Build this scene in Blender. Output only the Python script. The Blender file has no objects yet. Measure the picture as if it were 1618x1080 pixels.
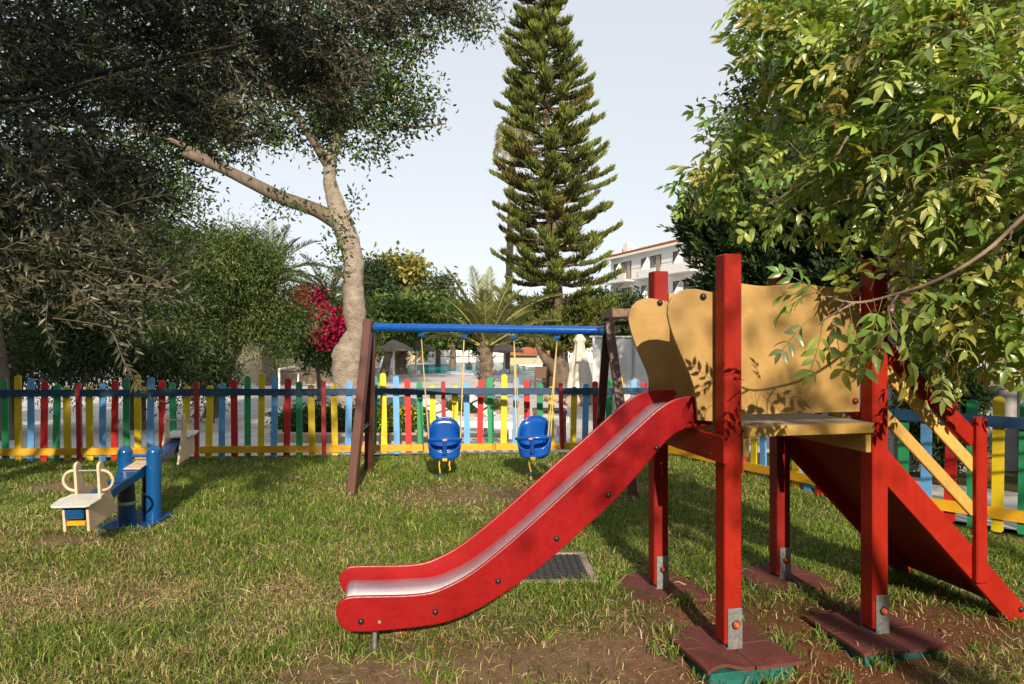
import bpy, bmesh, math, random
import numpy as np
from mathutils import Vector, Matrix, Quaternion

# ------------------------------------------------------------------ camera, sky, sun, exposure
scene = bpy.context.scene
COL = scene.collection
EYE = 1.45
FPX = 1618 * 24.0 / 36.0
cam_d = bpy.data.cameras.new('camera'); cam = bpy.data.objects.new('camera', cam_d); COL.objects.link(cam)
cam.location = (0, 0, EYE); cam.rotation_euler = (math.pi / 2, 0, 0)
cam_d.lens = 24.0; cam_d.sensor_width = 36.0; cam_d.clip_start = 0.05; cam_d.clip_end = 5000
scene.camera = cam

SUN_AZ, SUN_EL = math.radians(8.0), math.radians(25.0)      # azimuth measured right of straight-behind the camera
to_sun = Vector((math.sin(SUN_AZ) * math.cos(SUN_EL), -math.cos(SUN_AZ) * math.cos(SUN_EL), math.sin(SUN_EL)))
world = bpy.data.worlds.new('World'); scene.world = world; world.use_nodes = True
wt = world.node_tree; wt.nodes.clear()
wo = wt.nodes.new('ShaderNodeOutputWorld'); wb = wt.nodes.new('ShaderNodeBackground')
sky = wt.nodes.new('ShaderNodeTexSky'); sky.sky_type = 'NISHITA'; sky.sun_disc = False
sky.sun_elevation = SUN_EL; sky.sun_rotation = math.atan2(to_sun.x, to_sun.y)
sky.air_density = 1.1; sky.dust_density = 0.3; sky.ozone_density = 1.0
hs = wt.nodes.new('ShaderNodeHueSaturation'); hs.inputs['Saturation'].default_value = 0.5
veil = wt.nodes.new('ShaderNodeMix'); veil.data_type = 'RGBA'; veil.inputs[0].default_value = 0.68      # thin high cloud veil over the whole sky
veil.inputs[7].default_value = (6.5, 6.85, 7.3, 1)
wt.links.new(sky.outputs[0], hs.inputs['Color']); wt.links.new(hs.outputs[0], veil.inputs[6]); wt.links.new(veil.outputs[2], wb.inputs['Color'])
wb.inputs['Strength'].default_value = 0.098
wt.links.new(wb.outputs[0], wo.inputs['Surface'])
sd = bpy.data.lights.new('sun', 'SUN'); sun = bpy.data.objects.new('sun', sd); COL.objects.link(sun)
sd.energy = 5.0; sd.angle = math.radians(0.55); sd.color = (1.0, 0.86, 0.68)
sun.rotation_euler = to_sun.to_track_quat('Z', 'Y').to_euler(); sun.location = (3, -12, 9)
vs = scene.view_settings
vs.view_transform = 'Standard'; vs.look = 'None'; vs.gamma = 1.0; vs.use_curve_mapping = False; vs.exposure = 0.47
scene.cycles.max_bounces = 6; scene.cycles.diffuse_bounces = 3; scene.cycles.transparent_max_bounces = 4
scene.cycles.transmission_bounces = 4; scene.cycles.glossy_bounces = 2
scene.cycles.caustics_reflective = False; scene.cycles.caustics_refractive = False
scene.cycles.use_denoising = True

# ------------------------------------------------------------------ helpers
rng = np.random.default_rng(7)
random.seed(7)

def P(px, py, Y):
    """photo pixel (1618 x 1080) at depth Y metres"""
    return Vector(((px - 809) / FPX * Y, Y, EYE - (py - 540) / FPX * Y))

def terr(Y):
    return -0.65 * min(1, max(0, (Y - 8.5) / 11.5))

def G(px, py):
    """photo pixel on the ground"""
    k = (py - 540) / FPX
    Y = EYE / k
    for _ in range(30): Y = (EYE - terr(Y)) / k
    return Vector(((px - 809) / FPX * Y, Y, terr(Y)))

def tag(o, label=None, cat=None, group=None, kind=None):
    if label: o['label'] = label
    if cat: o['category'] = cat
    if group: o['group'] = group
    if kind: o['kind'] = kind
    return o

ROOT_M = {}
def thing(name, label, cat, loc=(0, 0, 0), rz=0.0, group=None):
    o = bpy.data.objects.new(name, None); COL.objects.link(o)
    o.location = loc; o.rotation_euler = (0, 0, rz); o.empty_display_size = 0.1
    ROOT_M[o] = (Matrix.Translation(Vector(loc)) @ Matrix.Rotation(rz, 4, 'Z')).inverted()
    return tag(o, label, cat, group)

def root_of(o):
    while o.parent: o = o.parent
    return o

class MB:
    """collects geometry for one mesh"""
    def __init__(s): s.v = []; s.f = []; s.m = None
    def add(s, vs, fs):
        b = len(s.v); s.v += [Vector(p) for p in vs]; s.f += [tuple(i + b for i in f) for f in fs]; return s
    def box(s, c, size, R=None, b=0.0):
        x, y, z = [d / 2 for d in size]; c = Vector(c)
        bm = bmesh.new(); bmesh.ops.create_cube(bm, size=1)
        for v in bm.verts: v.co = Vector((v.co.x * 2 * x, v.co.y * 2 * y, v.co.z * 2 * z))
        if b: bmesh.ops.bevel(bm, geom=bm.edges[:], offset=b, segments=1, affect='EDGES', profile=0.5)
        bm.verts.index_update()
        M = R if R else Matrix.Identity(3)
        s.add([c + M @ v.co for v in bm.verts], [[v.index for v in f.verts] for f in bm.faces]); bm.free(); return s
    def bar(s, a, b_, w, h, up=(0, 0, 1), bev=0.0):
        """box from a to b, w wide sideways, h along up"""
        a, b_ = Vector(a), Vector(b_); d = (b_ - a); L = d.length; d.normalize()
        u = Vector(up); side = d.cross(u)
        if side.length < 1e-4: side = d.cross(Vector((1, 0, 0)))
        side.normalize(); u = side.cross(d)
        R = Matrix((d, side, u)).transposed()
        return s.box((a + b_) / 2, (L, w, h), R, bev)
    def prism(s, poly, org, ax, ay, th):
        """polygon in plane org + x*ax + y*ay, extruded th along ax x ay"""
        org, ax, ay = Vector(org), Vector(ax), Vector(ay); n = ax.cross(ay).normalized() * th
        k = len(poly)
        a = [org + ax * p[0] + ay * p[1] for p in poly]; b = [p + n for p in a]
        s.add(a + b, [tuple(range(k))[::-1], tuple(range(k, 2 * k))] + [(i, (i + 1) % k, k + (i + 1) % k, k + i) for i in range(k)])
        return s
    def tube(s, pts, rad, seg=8, cap=True, wob=0.0):
        pts = [Vector(p) for p in pts]; n = len(pts)
        if not hasattr(rad, '__len__'): rad = [rad] * n
        vs, fs = [], []
        t0 = (pts[1] - pts[0]).normalized()
        ref = Vector((0, 0, 1)) if abs(t0.z) < 0.9 else Vector((1, 0, 0))
        u = t0.cross(ref).normalized()
        for i in range(n):
            t = (pts[min(i + 1, n - 1)] - pts[max(i - 1, 0)]).normalized()
            u = (u - t * u.dot(t)).normalized(); w = t.cross(u)
            for k in range(seg):
                a = 2 * math.pi * k / seg
                r = rad[i] * (1 + (wob * (random.random() - .5) * 2 if wob else 0))
                vs.append(pts[i] + (u * math.cos(a) + w * math.sin(a)) * r)
        for i in range(n - 1):
            for k in range(seg):
                a, b = i * seg + k, i * seg + (k + 1) % seg
                fs.append((a, b, b + seg, a + seg))
        if cap:
            fs.append(tuple(range(seg))[::-1]); fs.append(tuple(range((n - 1) * seg, n * seg)))
        return s.add(vs, fs)
    def lathe(s, prof, c, seg=16, ax=None):
        """profile [(r, z)] around z at c"""
        c = Vector(c); vs, fs = [], []; n = len(prof)
        R = Matrix.Identity(3) if ax is None else Vector((0, 0, 1)).rotation_difference(Vector(ax)).to_matrix()
        for r, z in prof:
            for k in range(seg):
                a = 2 * math.pi * k / seg; vs.append(c + R @ Vector((r * math.cos(a), r * math.sin(a), z)))
        for i in range(n - 1):
            for k in range(seg):
                a, b = i * seg + k, i * seg + (k + 1) % seg
                fs.append((a, b, b + seg, a + seg))
        fs.append(tuple(range(seg))[::-1]); fs.append(tuple(range((n - 1) * seg, n * seg)))
        return s.add(vs, fs)

def obj(name, mb, mat, parent=None, world_space=False, smooth=None, bevel=0.0, loc=None):
    """link one mesh object. Coordinates are the root thing's local ones, or the world's if world_space"""
    me = bpy.data.meshes.new(name)
    vs = mb.v
    if world_space and parent is not None:
        M = ROOT_M[root_of(parent)]; vs = [M @ v for v in vs]
    me.from_pydata([tuple(v) for v in vs], [], mb.f); me.update()
    me.materials.append(mat)
    if smooth is not None:
        me.polygons.foreach_set('use_smooth', [True] * len(me.polygons)); me.set_sharp_from_angle(angle=math.radians(smooth))
    o = bpy.data.objects.new(name, me); COL.objects.link(o)
    if parent is not None: o.parent = parent
    if loc is not None: o.location = loc
    if bevel:
        b = o.modifiers.new('bevel', 'BEVEL'); b.width = bevel; b.segments = 2; b.limit_method = 'ANGLE'; b.angle_limit = math.radians(35)
    return o

def arr_mesh(name, V, T, C=None, mat=None, smooth=False):
    """numpy triangles -> mesh with a colour attribute"""
    me = bpy.data.meshes.new(name)
    V = np.asarray(V, np.float32); T = np.asarray(T, np.int32)
    me.vertices.add(len(V)); me.vertices.foreach_set('co', V.ravel())
    me.loops.add(T.size); me.loops.foreach_set('vertex_index', T.ravel())
    me.polygons.add(len(T)); me.polygons.foreach_set('loop_start', np.arange(0, T.size, 3, dtype=np.int32))
    if smooth: me.polygons.foreach_set('use_smooth', np.ones(len(T), bool))
    me.update(calc_edges=True)
    if C is not None:
        ca = me.color_attributes.new('Col', 'FLOAT_COLOR', 'POINT')
        c4 = np.ones((len(V), 4), np.float32); c4[:, :3] = C
        ca.data.foreach_set('color', c4.ravel())
    if mat: me.materials.append(mat)
    return me

def link(name, me, parent=None, world_space=False):
    o = bpy.data.objects.new(name, me); COL.objects.link(o)
    if parent is not None:
        o.parent = parent
        if world_space: me.transform(ROOT_M[root_of(parent)])
    return o

def unit(a): return a / np.maximum(np.linalg.norm(a, axis=-1, keepdims=True), 1e-9)

SIMPLE_T = np.array([[0, 3, 2], [0, 2, 1]])
FULL_T = np.array([[0, 1, 4], [1, 2, 5], [1, 5, 4], [2, 3, 5], [0, 6, 1], [1, 7, 2], [1, 6, 7], [2, 7, 3]])
def leaf_arrays(Pt, D, N, L, W, col, full=False, fold=0.25, droop=0.25, wide=0.42):
    """leaves at Pt pointing along D, face normal N. full: 8 triangles with a bent midrib"""
    n = len(Pt); D = unit(D); S = unit(np.cross(D, N)); U = np.cross(S, D)
    L = np.broadcast_to(L, (n,))[:, None]; W = np.broadcast_to(W, (n,))[:, None]
    if not full:
        mid = Pt + D * L * wide
        V = np.stack([Pt, mid + S * W * .5 + U * W * fold, Pt + D * L - U * L * droop * .4, mid - S * W * .5 + U * W * fold], 1)
        T = SIMPLE_T; k = 4
    else:
        def mr(t): return Pt + D * L * t - U * L * droop * t * t
        m1, m2 = mr(.33), mr(.68); tip = mr(1.0)
        V = np.stack([Pt, m1, m2, tip,
                      m1 + S * W * .5 + U * W * fold, m2 + S * W * .38 + U * W * fold,
                      m1 - S * W * .5 + U * W * fold, m2 - S * W * .38 + U * W * fold], 1)
        T = FULL_T; k = 8
    TT = (T[None] + (np.arange(n) * k)[:, None, None]).reshape(-1, 3)
    C = np.repeat(col, k, 0)
    return V.reshape(-1, 3), TT, C

def merge(parts):
    V, T, C = [], [], []; b = 0
    for v, t, c in parts:
        V.append(v); T.append(t + b); C.append(c); b += len(v)
    return np.concatenate(V), np.concatenate(T), np.concatenate(C)

def rdir(n, r=rng):
    return unit(r.normal(size=(n, 3)))

def palette(n, cols, r=rng, jit=.15, w=None):
    cols = np.array(cols, float); i = r.choice(len(cols), n, p=w)
    return np.clip(cols[i] * (1 + jit * r.normal(size=(n, 1))) * (1 + .06 * r.normal(size=(n, 3))), .002, 1)

def vnoise(x, y, scale, seed=0):
    """value noise 0..1"""
    r = np.random.default_rng(seed); tab = r.random((64, 64))
    x = np.asarray(x, float) / scale + 1000; y = np.asarray(y, float) / scale + 1000
    xi, yi = np.floor(x).astype(int), np.floor(y).astype(int); fx, fy = x - xi, y - yi
    fx = fx * fx * (3 - 2 * fx); fy = fy * fy * (3 - 2 * fy)
    g = lambda a, b: tab[a % 64, b % 64]
    return (g(xi, yi) * (1 - fx) + g(xi + 1, yi) * fx) * (1 - fy) + (g(xi, yi + 1) * (1 - fx) + g(xi + 1, yi + 1) * fx) * fy

def smooth_path(pts, n):
    """Catmull-Rom through points"""
    pts = [Vector(p) for p in pts]; pts = [pts[0] * 2 - pts[1]] + pts + [pts[-1] * 2 - pts[-2]]
    out = []; k = len(pts) - 3
    for i in range(n):
        t = i / (n - 1) * k; j = min(int(t), k - 1); t -= j
        a, b, c, d = pts[j:j + 4]
        out.append(.5 * ((2 * b) + (c - a) * t + (2 * a - 5 * b + 4 * c - d) * t * t + (3 * b - a - 3 * c + d) * t ** 3))
    return out
def lerp_list(xs, n):
    return [float(np.interp(i / (n - 1), np.linspace(0, 1, len(xs)), xs)) for i in range(n)]

# ------------------------------------------------------------------ materials
MATS = {}
def nt(name):
    m = bpy.data.materials.new(name); m.use_nodes = True; t = m.node_tree
    b = t.nodes['Principled BSDF']; return m, t, b
def nd(t, kind, **kw):
    n = t.nodes.new(kind)
    for k, v in kw.items():
        if k in n.inputs.keys(): n.inputs[k].default_value = v
        else: setattr(n, k, v)
    return n
def mixc(t, fac, a, b, mode='MIX'):
    n = t.nodes.new('ShaderNodeMix'); n.data_type = 'RGBA'; n.blend_type = mode
    for i, x in ((0, fac), (6, a), (7, b)):
        if hasattr(x, 'links') or hasattr(x, 'is_linked'): t.links.new(x, n.inputs[i])
        else: n.inputs[i].default_value = x if i == 0 else (*x, 1)
    return n.outputs[2]
def ramp(t, src, stops):
    r = t.nodes.new('ShaderNodeValToRGB'); e = r.color_ramp.elements
    e[0].position, e[0].color = stops[0][0], (*stops[0][1], 1) if hasattr(stops[0][1], '__len__') else (stops[0][1],) * 3 + (1,)
    e[1].position, e[1].color = stops[-1][0], (*stops[-1][1], 1) if hasattr(stops[-1][1], '__len__') else (stops[-1][1],) * 3 + (1,)
    for p, c in stops[1:-1]:
        x = e.new(p); x.color = (*c, 1) if hasattr(c, '__len__') else (c,) * 3 + (1,)
    t.links.new(src, r.inputs[0]); return r.outputs[0]
def coords(t, kind='Object', scale=(1, 1, 1)):
    tc = t.nodes.new('ShaderNodeTexCoord'); mp = t.nodes.new('ShaderNodeMapping'); mp.inputs['Scale'].default_value = scale
    t.links.new(tc.outputs[kind], mp.inputs[0]); return mp.outputs[0]
def noise(t, vec, scale, detail=4, rough=.6, dist=0):
    n = nd(t, 'ShaderNodeTexNoise', Scale=scale, Detail=detail, Roughness=rough, Distortion=dist); t.links.new(vec, n.inputs['Vector']); return n.outputs[0]
def bump(t, b, h, strength=.3, dist=.01):
    n = nd(t, 'ShaderNodeBump', Strength=strength, Distance=dist); t.links.new(h, n.inputs['Height']); t.links.new(n.outputs[0], b.inputs['Normal'])

def paint(name, col, rough=.45, grain=(1, 1, 12), wear=.25, dirt=(.10, .07, .05), bumpk=.25, gloss=.5):
    """painted wood or plastic: uneven coat, scuffs, faint grain"""
    if name in MATS: return MATS[name]
    m, t, b = nt(name)
    v = coords(t); vg = coords(t, scale=tuple(30 / g for g in grain))
    n1 = noise(t, v, 5, 5, .65); n2 = noise(t, v, 38, 4, .7); g = noise(t, vg, 1.0, 3, .6, .4)
    c = mixc(t, ramp(t, n1, [(.3, 0.0), (.75, 1.0)]), [x * .80 for x in col], [min(1, x * 1.10 + .004) for x in col])
    c = mixc(t, ramp(t, g, [(.45, 0.0), (.75, .35)]), c, [x * .72 for x in col])
    c = mixc(t, ramp(t, n2, [(.62, 0.0), (.80, wear)]), c, dirt)
    n3 = noise(t, coords(t, scale=tuple(4 / g for g in grain)), 1.3, 6, .7, .6)           # broad grimy streaks along the grain
    c = mixc(t, ramp(t, n3, [(.50, 0.0), (.78, min(.6, wear * 1.5))]), c, [x * .45 + .25 * y for x, y in zip(col, dirt)])
    n4 = noise(t, v, 85, 3, .8)                                                           # pale nicks
    c = mixc(t, ramp(t, n4, [(.70, 0.0), (.76, min(.5, wear * 1.2))]), c, [min(1, x * .5 + .22) for x in col])
    oi = t.nodes.new('ShaderNodeObjectInfo'); c = mixc(t, 1.0, c, ramp(t, oi.outputs['Random'], [(0.0, .86), (1.0, 1.12)]), 'MULTIPLY')
    t.links.new(c, b.inputs['Base Color'])
    r = ramp(t, n2, [(.3, rough * .85), (.8, min(1, rough * 1.35))]); t.links.new(r, b.inputs['Roughness'])
    b.inputs['Specular IOR Level'].default_value = gloss
    bump(t, b, g, bumpk, .003)
    MATS[name] = m; return m

def leafmat(name, rough=.42, trans=.35, spec=.45, tcol=(1.15, 1.2, .55)):
    if name in MATS: return MATS[name]
    m, t, b = nt(name)
    a = nd(t, 'ShaderNodeAttribute', attribute_name='Col')
    t.links.new(a.outputs['Color'], b.inputs['Base Color'])
    b.inputs['Roughness'].default_value = rough; b.inputs['Specular IOR Level'].default_value = spec
    tr = t.nodes.new('ShaderNodeBsdfTranslucent')
    t.links.new(mixc(t, 1.0, a.outputs['Color'], tcol, 'MULTIPLY'), tr.inputs['Color'])
    mx = t.nodes.new('ShaderNodeMixShader'); mx.inputs[0].default_value = trans
    t.links.new(b.outputs[0], mx.inputs[1]); t.links.new(tr.outputs[0], mx.inputs[2])
    t.links.new(mx.outputs[0], t.nodes['Material Output'].inputs['Surface'])
    MATS[name] = m; return m

def rough_mat(name, c1, c2, scale=6, rough=.85, bs=.6, bd=.02, grain=(1, 1, 1), c3=None, spec=.25):
    """two- or three-tone uneven surface: bark, plaster, stone, soil"""
    if name in MATS: return MATS[name]
    m, t, b = nt(name); v = coords(t, scale=grain)
    n1 = noise(t, v, scale, 7, .68, .3); n2 = noise(t, v, scale * 6, 4, .7)
    c = mixc(t, ramp(t, n1, [(.35, 0.0), (.68, 1.0)]), c1, c2)
    if c3: c = mixc(t, ramp(t, n2, [(.55, 0.0), (.72, .8)]), c, c3)
    t.links.new(c, b.inputs['Base Color']); b.inputs['Roughness'].default_value = rough; b.inputs['Specular IOR Level'].default_value = spec
    ad = nd(t, 'ShaderNodeMath', operation='ADD'); t.links.new(n1, ad.inputs[0]); t.links.new(n2, ad.inputs[1])
    bump(t, b, ad.outputs[0], bs, bd)
    MATS[name] = m; return m

def metal(name, col=(.42, .43, .44), rough=.45):
    if name in MATS: return MATS[name]
    m, t, b = nt(name); v = coords(t); n = noise(t, v, 60, 4, .7)
    t.links.new(mixc(t, n, [x * .75 for x in col], [min(1, x * 1.2) for x in col]), b.inputs['Base Color'])
    b.inputs['Metallic'].default_value = .8; t.links.new(ramp(t, n, [(.3, rough * .8), (.8, rough * 1.4)]), b.inputs['Roughness'])
    MATS[name] = m; return m

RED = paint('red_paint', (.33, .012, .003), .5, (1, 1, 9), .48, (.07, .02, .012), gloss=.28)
SHADED_RED = paint('shaded_red_paint', (.27, .012, .008), .5, (1, 1, 14), .3, gloss=.28)  # darker copy of the red, with shade put into the colour
SLIDE = paint('red_slide_panel', (.27, .0025, .004), .38, (3, 1, 2), .24, (.25, .03, .03), .03, gloss=.35)
WHITE_PL = paint('white_chute', (.93, .92, .91), .30, (1, 1, 1), .14, (.52, .46, .42), .03)
PANEL = paint('ochre_plywood', (.43, .262, .082), .45, (8, 1, 1), .15, (.30, .18, .06), .10)
PINE = paint('yellow_pine', (.60, .36, .085), .5, (14, 1, 1), .3, (.28, .14, .04), .3)
PINE_Y = paint('yellow_pine_deck', (.55, .33, .08), .55, (1, 14, 1), .3, (.28, .14, .04), .3)
GREYWOOD = paint('worn_deck_wood', (.33, .25, .16), .7, (14, 1, 1), .5, (.16, .12, .08), .5)
BROWNWOOD = paint('brown_stained_wood', (.085, .022, .014), .45, (1, 1, 14), .5, (.02, .01, .01), .5)
F_YEL = paint('yellow_fence_paint', (.68, .50, .012), .5, (1, 1, 14), .3, (.25, .16, .02))
F_ORA = paint('orange_yellow_rail_paint', (.72, .37, .010), .5, (14, 1, 1), .3, (.30, .16, .02))
F_BLU = paint('sky_blue_fence_paint', (.13, .36, .70), .5, (1, 1, 14), .3, (.10, .16, .25))
F_RED = paint('red_fence_paint', (.52, .012, .012), .5, (1, 1, 14), .3, (.15, .02, .02))
F_GRN = paint('green_fence_paint', (.018, .26, .10), .5, (1, 1, 14), .3, (.02, .10, .05))
F_RAIL = paint('dark_blue_rail_paint', (.008, .055, .13), .5, (14, 1, 1), .25, (.02, .03, .05))
F_POST = paint('wine_red_post_paint', (.33, .016, .018), .5, (1, 1, 14), .3, (.10, .02, .02))
BLUE = paint('blue_gloss_paint', (.004, .075, .24), .22, (1, 1, 1), .2, (.03, .05, .08), .03)
BLUE_PL = paint('blue_plastic', (.003, .075, .36), .25, (1, 1, 1), .06, (.02, .06, .2), .02)
CREAM = paint('cream_board', (.72, .52, .36), .45, (1, 1, 1), .25, (.45, .30, .20), .05)
SEATW = paint('pale_seat_board', (.62, .62, .56), .5, (1, 1, 1), .45, (.30, .28, .24), .1)
BLACK = paint('black_plastic', (.012, .012, .012), .4, (1, 1, 1), .1, (.05, .05, .05), .05)
REDCAP = paint('red_plastic_cap', (.28, .022, .014), .35, (1, 1, 1), .1, (.1, .02, .02), .02)
ORACAP = paint('orange_plastic_cap', (.60, .10, .03), .4, (1, 1, 1), .15, (.1, .03, .02), .02)
ROPE = paint('yellow_rope', (.62, .47, .16), .7, (1, 1, .2), .3, (.3, .2, .06), .8)
STRAP = paint('yellow_strap', (.60, .36, .02), .6, (1, 1, .2), .3, (.3, .2, .06), .3)
GALV = metal('galvanised_steel', (.36, .38, .38), .5)
RUBBER = rough_mat('red_rubber_tile', (.105, .030, .026), (.15, .045, .038), 40, .9, .5, .004, c3=(.19, .085, .065))
GREENC = rough_mat('green_painted_concrete', (.010, .10, .085), (.018, .15, .125), 9, .75, .6, .01, c3=(.10, .14, .11))
WHITE = paint('white_paint', (.74, .73, .70), .5, (1, 1, 1), .2, (.4, .38, .34), .05)
# ------------------------------------------------------------------ ground
def gz(x, y):
    x = np.asarray(x, float); y = np.asarray(y, float)
    z = np.interp(y, [8.5, 20], [0, -.65])
    near = np.clip((9.2 - y) / .8, 0, 1)
    z = z + near * ((vnoise(x, y, 1.3, 3) - .5) * .05 + (vnoise(x, y, .35, 4) - .5) * .022)
    z = z - .075 * np.exp(-((x - 1.45) ** 2 / .9 + (y - 2.95) ** 2 / .16)) * near
    z = z + .05 * np.exp(-((x + .5) ** 2 / 6 + (y - 7.4) ** 2 / .8)) * near      # low swell before the fence
    return z
xs = np.concatenate([[-1500, -500, -200, -80, -40, -20, -12], np.arange(-9, 6.01, .1), [9, 14, 25, 50, 90, 200, 500, 1500]])
ys = np.concatenate([[-300, -60, -20, -6, -2, 0], np.arange(1.2, 9.51, .1), [10.5, 12, 14, 17, 20, 26, 40, 80, 200, 600, 1500]])
ys = np.unique(np.round(np.concatenate([ys, [8.5]]), 4))
XX, YY = np.meshgrid(xs, ys); ZZ = gz(XX, YY)
V = np.stack([XX, YY, ZZ], -1).reshape(-1, 3); nx, ny = len(xs), len(ys)
idx = np.arange(nx * ny).reshape(ny, nx)
a, b, c, d = idx[:-1, :-1].ravel(), idx[:-1, 1:].ravel(), idx[1:, 1:].ravel(), idx[1:, :-1].ravel()
T = np.concatenate([np.stack([a, b, c], 1), np.stack([a, c, d], 1)])

def soil_mask(x, y):
    """1 where bare soil shows: under the tower, below the slide's end, worn places under the swings"""
    e = lambda cx, cy, rx, ry: np.exp(-(((x - cx) / rx) ** 2 + ((y - cy) / ry) ** 2))
    m = 1.35 * e(1.40, 3.42, .62, .60) + .85 * e(.25, 3.15, .70, .26) + .95 * e(-.55, 2.92, .38, .28) + .7 * e(-.62, 6.35, .55, .35) + .7 * e(.5, 6.25, .6, .35) + .8 * e(2.3, 3.5, .6, .3)
    m = m + .8 * e(-4.5, 6.9, .5, .35) + .8 * e(-3.3, 4.95, .3, .2)
    return np.clip(m * (.45 + 1.1 * vnoise(x, y, .33, 11)), 0, 1)
def dry_mask(x, y):
    m = .85 * np.exp(-(((x + 2.6) / 1.7) ** 2 + ((y - 3.7) / 1.1) ** 2)) + .6 * np.exp(-(((x + 4.2) / 1.2) ** 2 + ((y - 5.2) / 1.0) ** 2)) + .5 * np.exp(-(((x - .4) / 1.5) ** 2 + ((y - 2.9) / .6) ** 2)) + .55 * np.exp(-(((x - .0) / 1.6) ** 2 + ((y - 6.5) / .6) ** 2))
    m = m + .85 * np.exp(-(((x - 2.4) / .7) ** 2 + ((y - 3.1) / .45) ** 2))
    return np.clip(m * (.35 + 1.2 * vnoise(x, y, .55, 21)) + .55 * (vnoise(x, y, .28, 22) - .42), 0, 1)

m, t, b_ = nt('soil_and_turf'); MATS['soil'] = m
at = nd(t, 'ShaderNodeAttribute', attribute_name='Col')
v = coords(t); n1 = noise(t, v, 22, 8, .75); n2 = noise(t, v, 120, 4, .8)
c = mixc(t, ramp(t, n1, [(.3, 0.0), (.7, 1.0)]), (.45, .42, .40), (1.15, 1.1, 1.0))
c = mixc(t, 1.0, at.outputs['Color'], c, 'MULTIPLY')
c = mixc(t, ramp(t, n2, [(.66, 0.0), (.74, .55)]), c, (.36, .27, .19))
t.links.new(c, b_.inputs['Base Color']); b_.inputs['Roughness'].default_value = .95; b_.inputs['Specular IOR Level'].default_value = .15
ad = nd(t, 'ShaderNodeMath', operation='ADD'); t.links.new(n1, ad.inputs[0]); t.links.new(n2, ad.inputs[1]); bump(t, b_, ad.outputs[0], .9, .02)
sm = soil_mask(V[:, 0], V[:, 1])[:, None]; dm = dry_mask(V[:, 0], V[:, 1])[:, None]
gc = np.array([[.095, .105, .032]]) * (1 - dm) + np.array([[.30, .215, .115]]) * dm
redsoil = np.clip(((V[:, 0] - .3) / .8), 0, 1)[:, None]
gc = gc * (1 - sm) + (np.array([[.235, .098, .050]]) * redsoil + np.array([[.33, .22, .15]]) * (1 - redsoil)) * sm
tag(link('ground', arr_mesh('ground', V, T, gc, m, True)), kind='structure')

# ------------------------------------------------------------------ grass
def in_quads(x, y, quads):
    r = np.zeros(len(x), bool)
    for (cx, cy, hx, hy, a) in quads:
        dx, dy = x - cx, y - cy; u = dx * math.cos(a) + dy * math.sin(a); w = -dx * math.sin(a) + dy * math.cos(a)
        r |= (np.abs(u) < hx) & (np.abs(w) < hy)
    return r
TA = math.radians(12)
AX, AY = 1.03, 3.25; TS = .80
TU = Vector((math.cos(TA), math.sin(TA), 0)); TV = Vector((-math.sin(TA), math.cos(TA), 0))
def tow(x, y, z=0): return Vector((AX, AY, 0)) + TU * x + TV * y + Vector((0, 0, z))
MATP = [tow(0, 0), tow(TS, 0), tow(0, TS), tow(TS, TS)]
NOGRASS = [(p.x, p.y, .23, .22, TA) for p in MATP] + [(.245, 4.33, .26, .29, .05), (-3.02, 5.5, .25, .27, .05)]
FL0, FL1 = Vector((-9.0, 7.92, 0)), Vector((1.80, 9.0, 0))        # front fence line
FS1 = Vector((3.15, 5.62, 0)); FR1 = Vector((4.5, 4.25, 0))       # side fence end, right section end
def inside(x, y):
    yl = FL0.y + (x - FL0.x) * (FL1.y - FL0.y) / (FL1.x - FL0.x)
    k = (FL1.x - FS1.x) / (FL1.y - FS1.y); xr = FL1.x + (y - FL1.y) * k
    k2 = (FS1.x - FR1.x) / (FS1.y - FR1.y); xr2 = FS1.x + (y - FS1.y) * k2
    return (y < yl + .06) & ((x < xr + .05) | (y < FS1.y)) & ((x < xr2 + .05) | (y > FS1.y))
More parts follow.
